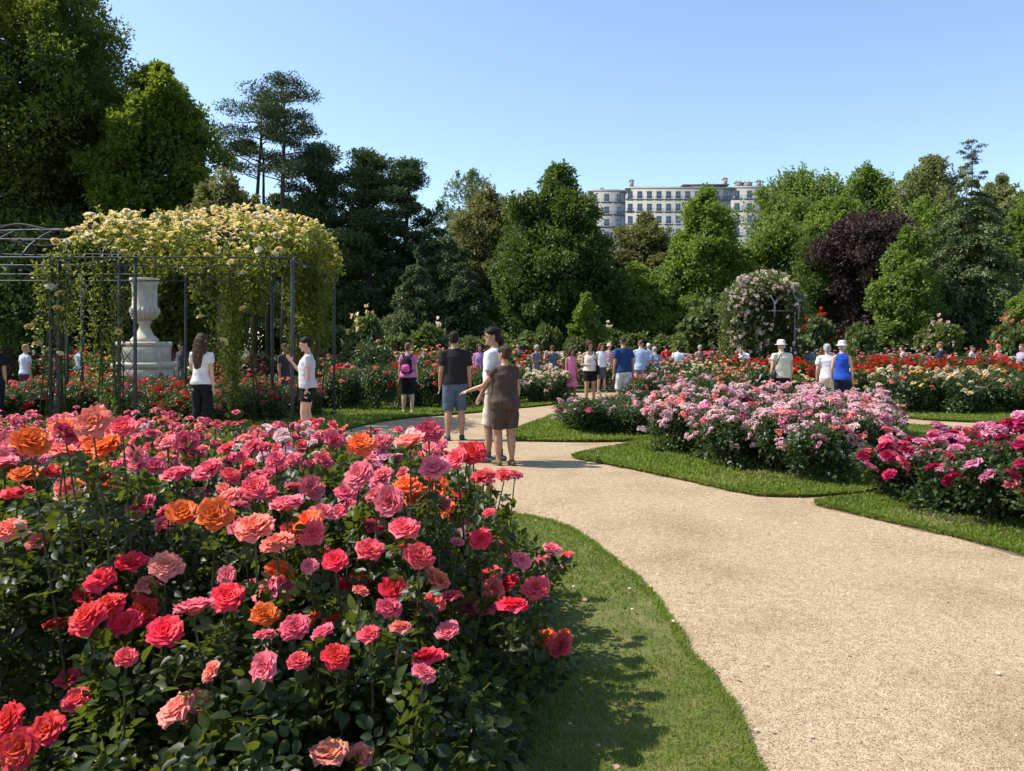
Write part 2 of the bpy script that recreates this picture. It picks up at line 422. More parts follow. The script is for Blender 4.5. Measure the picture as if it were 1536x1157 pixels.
M['edge_soil'] = noise_mat('edge_soil', [(.3, (.10, .075, .045)), (.7, (.24, .18, .115))], 30, 1, .8, 90, dist=.02)
for k, p in LAWNS.items():      # a narrow worn rim of earth between turf and gravel
    P = np.array(p); nx = np.roll(P, -1, 0) - np.roll(P, 1, 0); nx = np.stack([nx[:, 1], -nx[:, 0]], 1); nx = unit(nx)
    if in_poly(*(P + nx * .03).T, p).mean() > .5: nx = -nx
    o_ = .022 + .018 * np.sin(P[:, 0] * 9 + P[:, 1] * 5) * np.sin(P[:, 0] * 3.3 - P[:, 1] * 7) + .006 * rng.normal(size=len(P))
    sheet('lawn_edge', [tuple(q) for q in P + nx * np.maximum(o_, .002)[:, None]], .004, M['edge_soil'])
# ---------------------------------------------------------------- trees
LM = {
 'dark':   leaf_mat('leaf_dark', (0.030, 0.054, 0.014), (0.110, 0.169, 0.031), (0.244, 0.359, 0.032), .30, .5, .35),
 'plane':  leaf_mat('leaf_plane', (0.026, 0.049, 0.010), (0.121, 0.164, 0.021), (0.354, 0.427, 0.028), .38, .5, .35),
 'lime':   leaf_mat('leaf_lime', (0.048, 0.086, 0.011), (0.152, 0.204, 0.024), (0.336, 0.432, 0.032), .50, .5, .3),
 'mid':    leaf_mat('leaf_mid', (0.062, 0.110, 0.021), (0.194, 0.267, 0.048), (0.372, 0.499, 0.056), .36, .5, .35),
 'fresh':  leaf_mat('leaf_fresh', (0.079, 0.142, 0.023), (0.228, 0.309, 0.048), (0.384, 0.523, 0.061), .38, .5, .35),
 'olive':  leaf_mat('leaf_olive', (0.078, 0.093, 0.028), (0.234, 0.225, 0.078), (0.342, 0.342, 0.078), .34, .55, .3),
 'linden': leaf_mat('leaf_linden', (0.078, 0.117, 0.034), (0.359, 0.342, 0.156), (0.342, 0.405, 0.093), .34, .55, .3),
 'grey':   leaf_mat('leaf_grey', (0.078, 0.125, 0.054), (0.218, 0.281, 0.132), (0.312, 0.420, 0.156), .36, .55, .3),
 'purple': leaf_mat('leaf_purple', (0.030, 0.020, 0.018), (0.103, 0.068, 0.058), (0.107, 0.051, 0.040), .18, .6, .2),
 'needle': leaf_mat('needle_dark', (0.030, 0.058, 0.026), (0.130, 0.177, 0.068), (0.155, 0.250, 0.060), .18, .6, .3),
 'pine':   leaf_mat('needle_pine', (0.032, 0.057, 0.027), (0.119, 0.153, 0.064), (0.122, 0.187, 0.056), .18, .6, .3),
 'spruce': leaf_mat('needle_spruce', (0.053, 0.087, 0.036), (0.204, 0.240, 0.091), (0.217, 0.287, 0.096), .2, .6, .3),
}
PROF = {
 'round':  [(0, .45), (.12, .78), (.38, 1), (.68, .88), (.88, .55), (1, .12)],
 'oval':   [(0, .62), (.18, .92), (.42, 1), (.66, .80), (.86, .45), (1, .06)],
 'cone':   [(0, .95), (.15, 1), (.40, .80), (.65, .50), (.86, .22), (1, .03)],
 'column': [(0, .7), (.2, 1), (.6, .95), (.85, .6), (1, .08)],
 'weep':   [(0, .72), (.2, .72), (.42, .78), (.65, 1), (.86, .80), (1, .2)],
 'dome':   [(0, .8), (.3, 1), (.6, .9), (.85, .6), (1, .2)],
}
def limb_path(a, b, r, sag=.1):
    a = np.array(a, float); b = np.array(b, float); n = 5; ln = np.linalg.norm(b - a)
    t = np.linspace(0, 1, n)[:, None]
    p = a + (b - a) * t + np.array([0, 0, 1]) * np.sin(t * np.pi) * ln * sag
    p[1:-1] += r.normal(size=(n - 2, 3)) * ln * .03
    return p
def tree(name, label, px, top, wpx, d, leaf, prof='oval', bottom=None, clumps=60, per=170, ls=.30, lw=.55, seed=0, group=None, cat='tree', flat=.8, trunk_r=None, limbs=10, crel=.17, lean=0.0, inner=.22, gap=0.0):
    r = np.random.default_rng(seed + 100)
    x, y = place(px, d); H = height_at(top, d); W = wpx / FOC * d
    z0 = height_at(bottom, d) if bottom is not None else min(1.0, H * .12)
    z0 = max(z0, .15)
    root = empty(name, (x, y, 0)); tag(root, label, cat, group)
    clumps = int(clumps * 1.35); crel *= .88; per = int(per * .72)
    pz = np.array([p[0] for p in PROF[prof]]); pr = np.array([p[1] for p in PROF[prof]])
    ph = r.random(4) * 6.28
    zs = []
    while len(zs) < clumps:
        t = r.random()
        if r.random() < np.interp(t, pz, pr) ** 1.2 + .08: zs.append(t)
    t = np.array(zs); az = r.uniform(0, 2 * np.pi, clumps)
    env = np.interp(t, pz, pr) * W / 2 * (1 + .10 * np.sin(az * 2 + ph[0] + t * 6) + .08 * np.sin(az * 3 + ph[1] - t * 11) + r.normal(size=clumps) * .09)
    rc = W * crel * r.uniform(.6, 1.3, clumps) * (.55 + .45 * np.interp(t, pz, pr))
    fr = np.sqrt(r.uniform(.2, 1.08, clumps))
    rad_c = np.maximum(env - rc * .75, 0.02) * fr
    C = np.stack([np.cos(az) * rad_c + lean * t * H, np.sin(az) * rad_c, z0 + t * (H - z0)], 1)
    C[:, 2] = np.minimum(C[:, 2], H - rc * flat * .8)
    C[:, 2] = np.maximum(C[:, 2], z0 + rc * flat * .3)
    # leaves on the clumps' upper shells
    per = int(per * 1.9); ls = ls * .74; clumps_n = clumps
    n = clumps * per
    ci = np.repeat(np.arange(clumps), per)
    dr = unit(r.normal(size=(n, 3)) + np.array([0, 0, .35]))
    rr = rc[ci] * (1.06 - (r.random(n) ** 1.7) * .8 + np.abs(r.normal(size=n)) * .10)
    bump = 1 + .42 * vnoise(dr * rc[ci][:, None] + C[ci], 3.2 / max(W * .12, .3), seed)
    P = C[ci] + dr * (rr * bump)[:, None] * np.array([1, 1, flat])
    out = unit(P - np.array([0, 0, z0 + .45 * (H - z0)]))
    D = unit(dr * .6 + out * .25 + r.normal(size=(n, 3)) * .75 + np.array([0, 0, -.15]))
    Nn = unit(dr * .5 + np.array([0, 0, .8]) + r.normal(size=(n, 3)) * .55)
    tone = r.normal(size=clumps) * .17
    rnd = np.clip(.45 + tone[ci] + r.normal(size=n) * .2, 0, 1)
    ln = ls * r.uniform(.6, 1.35, n)
    # leafy twigs that stand out of the clumps and break the outline
    ns, nl = 9, 13; sc_ = np.repeat(np.arange(clumps), ns); m2 = len(sc_)
    sd0 = unit(r.normal(size=(m2, 3)) + unit(C[sc_] - np.array([lean * .5 * H, 0, z0 + .4 * (H - z0)])) * .9 + [0, 0, .45])
    base = C[sc_] + sd0 * rc[sc_][:, None] * np.array([1, 1, flat]) * .8; tl = rc[sc_] * r.uniform(.25, .75, m2)
    tt = np.tile((np.arange(nl) + .5) / nl, m2); k2 = np.repeat(np.arange(m2), nl)
    Pt = base[k2] + (sd0[k2] + [0, 0, .25]) * (tl[k2] * tt)[:, None] + r.normal(size=(m2 * nl, 3)) * (ls * .30) * (1.15 - tt)[:, None]
    P = np.vstack([P, Pt]); D = np.vstack([D, unit(sd0[k2] * .7 + r.normal(size=(m2 * nl, 3)) * .7)]); Nn = np.vstack([Nn, unit(r.normal(size=(m2 * nl, 3)) * .6 + [0, 0, .8])])
    ln = np.concatenate([ln, ls * r.uniform(.6, 1.25, m2 * nl)]); rnd = np.concatenate([rnd, np.clip(.52 + tone[sc_][k2] + r.normal(size=m2 * nl) * .2, 0, 1)])
    # inner foliage
    m = int(n * inner)
    ti = r.random(m); ai = r.uniform(0, 6.28, m); ri = np.interp(ti, pz, pr) * W / 2 * np.sqrt(r.random(m)) * .8
    P2 = np.stack([np.cos(ai) * ri + lean * ti * H, np.sin(ai) * ri, z0 + ti * (H - z0) * .94], 1)
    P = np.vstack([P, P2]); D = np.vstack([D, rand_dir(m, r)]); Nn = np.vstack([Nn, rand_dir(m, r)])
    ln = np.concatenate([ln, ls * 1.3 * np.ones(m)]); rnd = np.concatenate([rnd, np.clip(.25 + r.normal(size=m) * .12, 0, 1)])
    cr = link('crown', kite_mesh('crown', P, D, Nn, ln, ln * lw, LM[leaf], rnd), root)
    b = MB(); tr = trunk_r or max(.06, H * .018)
    zt = z0 + .75 * (H - z0)
    tp = [(0, 0, -.1), (.02 * W * r.normal(), .02 * W * r.normal(), z0 + .1 * (H - z0)), (lean * .4 * H, 0, z0 + .45 * (H - z0)), (lean * .75 * H, 0, zt), (lean * .93 * H, 0, z0 + .93 * (H - z0))]
    b.tube(tp, [tr * 1.25, tr, tr * .7, tr * .35, tr * .08], 10)
    order = np.argsort(-rc)[:limbs]
    for i in order:
        zz = max(z0 * .8, C[i, 2] - .5 * np.hypot(C[i, 0], C[i, 1]) - .1 * H); zz = min(zz, zt)
        k = np.interp(zz, [p[2] for p in tp], [p[0] for p in tp]), np.interp(zz, [p[2] for p in tp], [p[1] for p in tp])
        rl = tr * .38
        b.tube(limb_path((k[0], k[1], zz), C[i], r), [rl, rl * .8, rl * .6, rl * .4, rl * .15], 6, caps=False)
    b.build('trunk', M['bark'], root)
    return root
def plate_tree(name, label, px, top, wpx, d, leaf, seed, bottom, tiers=8, plates=26, per=330, ls=.20, group=None, lean=0, cone=.0, pw=.25, thick=.13, tr=None, stems=1):
    """pine or cedar: bare trunk, limbs that end in flat plates of needles"""
    r = np.random.default_rng(seed + 900)
    x, y = place(px, d); H = height_at(top, d); W = wpx / FOC * d; zb = height_at(bottom, d)
    root = empty(name, (x, y, 0)); tag(root, label, 'tree', group)
    b = MB(); tr = tr or H * .016
    tp = np.array([(0, 0, -.1), (lean * .2 * H + .1, 0, .3 * H), (lean * .5 * H - .1, .1, .6 * H), (lean * .8 * H + .1, 0, .85 * H), (lean * H, 0, .98 * H)])
    b.tube(tp, [tr * 1.2, tr, tr * .75, tr * .45, tr * .1], 10)
    Ps, Ds, Ns, Ls, Rs = [], [], [], [], []
    for k in range(plates):
        t = (k + r.random() * .8) / plates
        z = zb + (H * .985 - zb) * t
        reach = W / 2 * ((1 - cone) * (math.sin(math.pi * min(1, .25 + t * .72)) ** .6) + cone * (1 - t)) * r.uniform(.35, 1.0)
        if t > .93: reach *= .4
        a = r.uniform(0, 6.28)
        s = np.array([np.interp(z - .12 * reach, tp[:, 2], tp[:, 0]), np.interp(z, tp[:, 2], tp[:, 1]), z - .18 * reach])
        e = np.array([np.interp(z, tp[:, 2], tp[:, 0]) + math.cos(a) * reach, math.sin(a) * reach, z])
        rl = tr * .28
        b.tube(limb_path(s, e, r, .05), [rl, rl * .8, rl * .6, rl * .4, rl * .2], 5, caps=False)
        for q in range(3):
            f = (1.0, .62, .8)[q]; sz = W * pw * (.5, .42, .34)[q] * r.uniform(.8, 1.25)
            c = s + (e - s) * f + np.array([r.normal() * sz * .4, r.normal() * sz * .4, (.02 + .05 * r.random()) * W])
            n = int(per * (.45, .3, .25)[q])
            u = unit(r.normal(size=(n, 3))) * (r.random(n) ** .4)[:, None]
            lob = 1 + .35 * vnoise(u * 2, 4, seed + k)
            P = c + u * lob[:, None] * np.array([sz, sz, sz * thick / .3]); Ps.append(P)
            Ds.append(unit(u * [1, 1, .3] + r.normal(size=(n, 3)) * .5 + [0, 0, .35])); Ns.append(unit(r.normal(size=(n, 3)) * .7 + [0, 0, 1]))
            Ls.append(ls * r.uniform(.6, 1.4, n)); Rs.append(np.clip(.4 + r.normal() * .14 + r.normal(size=n) * .18, 0, 1))
    ln = np.concatenate(Ls)
    link('crown', kite_mesh('crown', np.vstack(Ps), np.vstack(Ds), np.vstack(Ns), ln, ln * .42, LM[leaf], np.concatenate(Rs)), root)
    b.build('trunk', M['bark'], root)
    return root
def fir(name, label, px, top, wpx, d, leaf, seed, bottom=None, ls=.24, n_br=170, per=170, prof='cone', group=None):
    """conifer with whorls of drooping boughs"""
    r = np.random.default_rng(seed + 500)
    x, y = place(px, d); H = height_at(top, d); W = wpx / FOC * d; z0 = height_at(bottom, d) if bottom else .5
    root = empty(name, (x, y, 0)); tag(root, label, 'tree', group)
    pz = np.array([p[0] for p in PROF[prof]]); pr = np.array([p[1] for p in PROF[prof]])
    t = 1 - (r.random(n_br)) ** .62; t = np.clip(t, 0, .99); a = r.uniform(0, 6.28, n_br)
    R = np.interp(t, pz, pr) * W / 2 * r.uniform(.72, 1.12, n_br)
    i = np.repeat(np.arange(n_br), per); n = len(i)
    s = r.random(n) ** .65
    side = r.normal(size=n) * .17 * R[i] * (1.1 - s * .7)
    px_ = np.cos(a[i]) * R[i] * s - np.sin(a[i]) * side; py_ = np.sin(a[i]) * R[i] * s + np.cos(a[i]) * side
    pz_ = z0 + t[i] * (H - z0) + .10 * R[i] * s - .32 * R[i] * s ** 2 + r.normal(size=n) * .05 * R[i] + .02
    P = np.stack([px_, py_, np.clip(pz_, .1, H)], 1)
    D = unit(np.stack([np.cos(a[i]), np.sin(a[i]), -.35 + 0 * s], 1) + r.normal(size=(n, 3)) * .55)
    Nn = unit(np.array([0, 0, 1.0]) + r.normal(size=(n, 3)) * .6)
    rnd = np.clip(.4 + (r.normal(size=n_br) * .15)[i] + r.normal(size=n) * .17, 0, 1)
    ln = ls * r.uniform(.6, 1.3, n) * (.55 + .45 * np.minimum(1, R[i] / (W * .25)))
    link('crown', kite_mesh('crown', P, D, Nn, ln, ln * .45, LM[leaf], rnd), root)
    b = MB(); tr = H * .015
    b.tube([(0, 0, -.1), (0, 0, .5 * H), (0, 0, .97 * H)], [tr * 1.2, tr * .6, tr * .06], 8)
    for k in range(0, n_br, 7):
        zz = z0 + t[k] * (H - z0); b.tube([(0, 0, zz), (math.cos(a[k]) * R[k] * .8, math.sin(a[k]) * R[k] * .8, zz - .12 * R[k])], [tr * .2, tr * .05], 4, caps=False)
    b.build('trunk', M['bark'], root)
    return root

# --- left side
tree('broadleaf_tree', 'towering dark broadleaf tree at the left, taller than the picture', 20, -130, 370, 37, 'plane', 'round', 470, 250, 360, .20, .75, seed=1, crel=.095, limbs=26)
tree('broadleaf_tree', 'dark broadleaf tree between the towering tree and the sunlit yellow-green one', 135, 72, 190, 40, 'dark', 'oval', 470, 80, 260, .27, .8, seed=2, crel=.15, limbs=14)
tree('broadleaf_tree', 'yellow-green sunlit broadleaf tree standing left of the tall pines', 238, 104, 190, 35, 'lime', 'round', 440, 130, 330, .20, .75, seed=3, crel=.13, limbs=16)
tree('broadleaf_tree', 'low olive-green tree showing just above the yellow rose canopy', 335, 272, 150, 30, 'olive', 'dome', 430, 50, 200, .2, .6, seed=4)
tree('broadleaf_tree', 'dark bushy tree in the shade behind the stone urn', 300, 330, 190, 33, 'plane', 'dome', 500, 60, 200, .24, .7, seed=5)
tree('broadleaf_tree', 'dark bushy tree in the shade behind the bare iron hoops', 90, 330, 230, 34, 'dark', 'dome', 505, 70, 200, .24, .7, seed=6)
tree('broadleaf_tree', 'dark tree cut off by the left edge behind the iron pergola', -60, 250, 240, 36, 'dark', 'dome', 505, 60, 200, .26, .7, seed=7)
# --- pines and cedars
plate_tree('pine_tree', 'tall pine with a bare leaning trunk and a wide flat left bough', 380, 150, 172, 60, 'pine', 11, 262, plates=22, lean=.03, tr=.2, per=520)
plate_tree('pine_tree', 'tallest pine, its tufted crown standing above the cedars', 425, 116, 165, 58, 'pine', 12, 285, plates=30, lean=.0, tr=.22, per=520)
plate_tree('pine_tree', 'slim pine trunk rising between the two tall pines', 402, 190, 90, 61, 'pine', 13, 250, plates=6, lean=-.03, tr=.18)
plate_tree('cedar_tree', 'dark cedar with a broad flat top right of the tall pines', 478, 228, 175, 62, 'needle', 14, 500, plates=70, per=620, cone=.3, ls=.26)
plate_tree('cedar_tree', 'dark cedar in the middle of the cedar clump with a visible grey trunk', 552, 236, 165, 60, 'needle', 15, 480, plates=66, per=620, cone=.2, ls=.26, tr=.3)
plate_tree('cedar_tree', 'dark cedar with a feathery bough pointing right at its top', 610, 246, 140, 62, 'needle', 16, 490, plates=60, per=620, cone=.2, ls=.26)
plate_tree('cedar_tree', 'low dark cedar filling the gap under the tall pines', 425, 300, 150, 66, 'needle', 17, 505, plates=46, per=620, cone=.4, ls=.28)
fir('fir_tree', 'grey-green fir in front of the cedars with drooping tips', 625, 372, 120, 50, 'spruce', 21)
fir('fir_tree', 'dark pointed fir between the grey-green fir and the big domed tree', 697, 365, 120, 50, 'needle', 22, n_br=180)
fir('fir_tree', 'dark tall fir behind the two smaller firs', 660, 300, 150, 57, 'needle', 23, n_br=190)
tree('broadleaf_tree', 'airy grey-green tree top peeping over the firs', 708, 256, 95, 76, 'grey', 'round', 400, 40, 110, .32, .55, seed=30, inner=.05)
tree('broadleaf_tree', 'olive-brown tree left of the big domed tree', 735, 288, 120, 67, 'olive', 'round', 480, 60, 190, .34, .6, seed=31)
tree('broadleaf_tree', 'big dark domed tree standing highest in the middle of the treeline', 836, 252, 185, 52, 'dark', 'oval', 505, 150, 260, .28, .65, seed=32, crel=.13, limbs=18)
tree('broadleaf_tree', 'light green sapling at the foot of the big domed tree', 880, 443, 52, 41, 'fresh', 'oval', 515, 26, 110, .2, .6, seed=33)
tree('broadleaf_tree', 'leafy light green tree just right of the big domed tree', 955, 398, 105, 54, 'fresh', 'oval', 512, 60, 200, .28, .65, seed=34)
tree('broadleaf_tree', 'brownish olive tree below the left wing of the apartment building', 968, 328, 115, 66, 'olive', 'round', 490, 60, 190, .34, .6, seed=35)
tree('broadleaf_tree', 'light green spire-shaped tree in front of the apartment building', 1060, 286, 135, 55, 'fresh', 'oval', 505, 110, 220, .28, .65, seed=36, crel=.14)
tree('broadleaf_tree', 'lower green tree left of the spire-shaped tree', 1010, 385, 85, 56, 'mid', 'oval', 505, 50, 190, .28, .65, seed=37)
tree('broadleaf_tree', 'rounded green tree touching the right end of the apartment building', 1205, 261, 175, 71, 'mid', 'round', 440, 90, 220, .36, .6, seed=38)
tree('broadleaf_tree', 'rounded blue-green tree left of the pale flowering linden', 1308, 256, 135, 73, 'mid', 'round', 440, 70, 210, .36, .6, seed=39)
tree('broadleaf_tree', 'green tree with a domed crown behind the rose arch', 1165, 330, 125, 58, 'mid', 'round', 505, 80, 210, .3, .62, seed=40)
tree('broadleaf_tree', 'bright green tree between the domed tree and the purple beech', 1255, 300, 130, 62, 'fresh', 'round', 480, 70, 210, .32, .62, seed=41)
tree('yew_tree', 'narrow dark yew standing left of the purple beech', 1222, 345, 75, 52, 'dark', 'column', 505, 60, 200, .26, .45, seed=42, crel=.2)
tree('beech_tree', 'purple-leaved beech with dark weeping foliage', 1313, 325, 170, 50, 'purple', 'weep', 512, 140, 250, .25, .6, seed=43, crel=.14)
tree('linden_tree', 'pale flowering linden above the purple beech', 1396, 240, 118, 67, 'linden', 'round', 440, 60, 200, .32, .65, seed=44, crel=.18)
tree('linden_tree', 'pale flowering linden at the right behind the dark conifer', 1500, 264, 105, 67, 'linden', 'round', 440, 55, 200, .32, .65, seed=45, crel=.18)
plate_tree('pine_tree', 'spindly lone conifer tip rising above the lindens', 1457, 208, 46, 70, 'pine', 46, 268, plates=18, per=110, pw=.22, tr=.10, ls=.17)
fir('fir_tree', 'dark broad conifer with brownish cones at the right', 1450, 256, 150, 46, 'spruce', 47, n_br=280, prof='oval', per=190)
tree('hornbeam_tree', 'dense green oval tree between the purple beech and the dark conifer', 1362, 345, 100, 44, 'mid', 'oval', 512, 90, 230, .22, .65, seed=48, crel=.15)
tree('broadleaf_tree', 'bright green tree behind the oval tree and the purple beech', 1388, 300, 115, 57, 'fresh', 'round', 480, 60, 200, .3, .62, seed=49)
tree('broadleaf_tree', 'green tree at the right edge behind the dark conifer', 1540, 288, 110, 52, 'mid', 'oval', 510, 80, 210, .28, .62, seed=50)
tree('broadleaf_tree', 'low bright shrubby tree at the right edge under the green tree', 1545, 430, 70, 40, 'fresh', 'dome', 512, 40, 190, .2, .62, seed=51)
# --- the wood behind, whose trees cannot be told apart
for i, px in enumerate(range(-190, 1800, 82)):
    top = 345 + 28 * math.sin(i * 2.1) + (25 if 860 < px < 1160 else -25 if px > 1160 else 0)
    tree('background_tree', 'shaded green tree deep in the wood behind the front row of trees', px, top, 135, 82 + 6 * math.sin(i), ['mid', 'dark', 'olive', 'dark'][i % 4], 'dome', 526, 40, 150, .5, .65, seed=60 + i, group='background trees of the wood', limbs=4)
# ---------------------------------------------------------------- apartment building on the rise behind the trees
def building():
    d = 195.0; s = d / FOC
    X = lambda px: (px - 768) * s
    Z = lambda py: CAM_H + (HOR - py) * s
    wall = noise_mat('pale_render', [(.3, (.335, .338, .33)), (.7, (.405, .408, .40))], .35, .9, .1, 4)
    stone = noise_mat('cornice_stone', [(.3, (.41, .41, .395)), (.7, (.49, .49, .47))], .5, .9, .1, 4)
    zinc = noise_mat('zinc_roof', [(.3, (.16, .18, .20)), (.7, (.24, .26, .29))], .6, .6, .1, 4)
    brick = noise_mat('chimney_brick', [(.3, (.26, .23, .22)), (.7, (.36, .33, .31))], 2, .9, .2, 9)
    glassm, nt, out = new_mat('window_glass'); p = N(nt, 'ShaderNodeBsdfPrincipled', Roughness=.12); p.inputs['Base Color'].default_value = (.24, .32, .42, 1); p.inputs['Specular IOR Level'].default_value = .8; L(nt, p.outputs['BSDF'], out.inputs['Surface'])
    iron = noise_mat('balcony_iron', [(.3, (.09, .10, .12)), (.7, (.13, .14, .16))], 3, .6, 0)
    root = empty('apartment_building', (X(1015), d, 0)); tag(root, 'pale apartment building with rows of balconied windows above the trees', 'building')
    ox, oy = X(1015), d
    wings = [(882, 938, 288, 0.0), (938, 1096, 284, -.15), (1096, 1152, 283, -.05)]
    sp = 18.6
    for wi, (a, b_, top, dy) in enumerate(wings):
        w = MB(); x0, x1 = X(a) - ox, X(b_) - ox; zt = Z(top)
        w.box(((x0 + x1) / 2, dy + 7, zt / 2), (x1 - x0 - .02 * wi, 14, zt)); w.build('wall', wall, root, False)
        c = MB(); c.box(((x0 + x1) / 2, dy - .15, zt + .18), (x1 - x0 + .3, .9, .36))
        for k in range(1, 6): c.box(((x0 + x1) / 2, dy - .12, zt - k * sp * s + .55), (x1 - x0 - .1, .3, .28))
        c.build('cornice', stone, root, False)
        r = MB(); xm0, xm1 = x0 + .8, x1 - .8
        hz = .7
        r.add([(xm0, dy + .8, zt + .36), (xm1, dy + .8, zt + .36), (xm1, dy + 13, zt + .36), (xm0, dy + 13, zt + .36),
               (xm0 + .6, dy + 2.2, zt + .36 + hz), (xm1 - .6, dy + 2.2, zt + .36 + hz), (xm1 - .6, dy + 12, zt + .36 + hz), (xm0 + .6, dy + 12, zt + .36 + hz)],
              [(0, 1, 5, 4), (1, 2, 6, 5), (2, 3, 7, 6), (3, 0, 4, 7), (4, 5, 6, 7)])
        r.build('roof', zinc, root, False)
        nwin = max(2, int((b_ - a) / 14.2)); pit = (x1 - x0) / nwin
        for k in range(5):
            zc = zt - (k + .56) * sp * s
            for q in range(nwin):
                xc = x0 + (q + .5) * pit; ww, wh = 1.0, 2.05
                f = MB()
                for sx in (-1, 1): f.box((xc + sx * (ww / 2 + .06), dy - .05, zc), (.12, .2, wh + .24))
                f.box((xc, dy - .05, zc + wh / 2 + .07), (ww, .2, .12)); f.box((xc, dy - .08, zc - wh / 2 - .07), (ww, .3, .12)); f.box((xc, dy - .04, zc), (.07, .12, wh))
                fo = f.build('window', stone, root, False)
                g = MB(); g.box((xc, dy - .01, zc), (ww, .06, wh)); g.build('pane', glassm, fo, False)
                if (k + q) % 3 == 0 or k in (0, 1):
                    ra = MB(); ra.box((xc, dy - .6, zc - wh / 2 + .95), (pit * .82, .05, .06)); ra.box((xc, dy - .6, zc - wh / 2 + .1), (pit * .82, .05, .05))
                    nb = 9
                    for m_ in range(nb): ra.box((xc - pit * .41 + pit * .82 * m_ / (nb - 1), dy - .6, zc - wh / 2 + .52), (.05, .04, .82))
                    ra.box((xc, dy - .32, zc - wh / 2 - .02), (pit * .84, .6, .14))
                    ra.build('balcony', iron, root, False)
    t = MB(); zt = Z(284); t.box((X(1058) - ox, .6, zt + 1.0), (X(1090) - X(1020), 2.6, .25)); t.box((X(1058) - ox, 1.3, zt + .5), (X(1084) - X(1026), 1.8, .9)); t.build('roof_terrace', zinc, root, False)
    for px, w_, h_ in ((950, .9, 1.8), (1092, 1.0, 2.3), (1112, 1.6, 1.4), (1126, 2.2, 1.3), (1143, 1.0, 1.7), (905, .8, 1.3)):
        c = MB(); zz = Z(282 if px > 938 else 292) + .36; c.box((X(px) - ox, 3, zz + h_ / 2), (w_, 1.4, h_)); c.box((X(px) - ox, 3, zz + h_ + .1), (w_ + .25, 1.6, .2))
        for q in range(2): c.tube([(X(px) - ox + (q - .5) * w_ * .5, 3, zz + h_ + .2), (X(px) - ox + (q - .5) * w_ * .5, 3, zz + h_ + .65)], .16, 8)
        c.build('chimney', brick, root, False)
building()

# ---------------------------------------------------------------- iron pergola
M['iron'] = noise_mat('painted_iron', [(.3, (.022, .030, .036)), (.7, (.045, .056, .066))], 9, .5, .25, 60, spec=.5)
PY0, PY1, PZ, PXL, PXR = 14.5, 17.9, 3.16, -15.5, -3.98
def vault(yf, x=None):
    k = 1.0 if x is None else np.clip(1 - .42 * np.abs((np.asarray(x) + 6.05) / 2.5) ** 3.5, .35, 1) + .10 * np.sin(np.asarray(x) * 2.1)
    return vault0(yf) if x is None else PZ + (vault0(yf) - PZ) * k
def vault0(yf): return PZ + .74 * np.sin(np.pi * np.clip(yf, 0, 1)) ** .8
def pergola():
    root = empty('iron_pergola', ((PXL + PXR) / 2, (PY0 + PY1) / 2, 0)); ox, oy = root.location.x, root.location.y
    tag(root, 'dark iron pergola with bare hoops at its left end', 'pergola')
    near = [(-3.98, .035), (-6.83, .03), (-7.12, .03), (-8.22, .03), (-8.36, .03), (-10.9, .03), (-13.6, .03)]
    far = [(-3.98, .03), (-5.36, .035), (-9.62, .035), (-9.95, .03), (-7.3, .025), (-12.2, .03)]
    for pts, y in ((near, PY0), (far, PY1)):
        for x, r in pts:
            b = MB(); b.box((x - ox, y - oy, 1.62), (r * 1.7, r * 1.7, 3.24), bev=.008); b.box((x - ox, y - oy, .06), (r * 4, r * 4, .12), bev=.02); b.build('post', M['iron'], root, False)
    # lattice panels between the paired posts
    for xa, xb, y in ((-7.12, -6.83, PY0), (-8.36, -8.22, PY0), (-9.95, -9.62, PY1)):
        b = MB()
        for k in range(9):
            z0, z1 = .25 + k * .32, .25 + (k + 1) * .32
            b.tube([(xa - ox + .03, y - oy, z0), (xb - ox - .03, y - oy, z1)], .007, 5); b.tube([(xb - ox - .03, y - oy + .016, z0), (xa - ox + .03, y - oy + .016, z1)], .007, 5)
        b.build('lattice', M['iron'], root, False)
    for y in (PY0, PY1):
        for z in (PZ, PZ - .14):
            b = MB(); b.box(((PXL + PXR) / 2 - ox, y - oy - .04 * (z == PZ), z), (PXR - PXL + .1, .035, .03), bev=.006); b.build('rail', M['iron'], root, False)
    for x in (PXR, -6.83, -9.8, -12.6): 
        b = MB(); b.box((x - ox, (PY0 + PY1) / 2 - oy, PZ - .05), (.03, PY1 - PY0, .03), bev=.006); b.build('cross_bar', M['iron'], root, False)
    for x in np.arange(PXL + .1, PXR + .1, .72):
        t = np.linspace(0, 1, 15)
        b = MB(); b.tube(np.stack([np.full(15, x - ox), PY0 + (PY1 - PY0) * t - oy, vault(t)], 1), .019, 7, ref=(1, 0, 0)); b.build('hoop', M['iron'], root)
    for f in (.14, .3, .5, .7, .86):
        b = MB(); q = PY0 + (PY1 - PY0) * f - oy
        n = 40; xs = np.linspace(PXL - ox, PXR - ox, n)
        b.tube(np.stack([xs, np.full(n, q), np.full(n, vault(np.array(f)) + .02) + .012 * np.sin(xs * 3)], 1), .012, 6); b.build('purlin', M['iron'], root)
    # bare climbing canes wound round the left hoops
    return root
pergola()
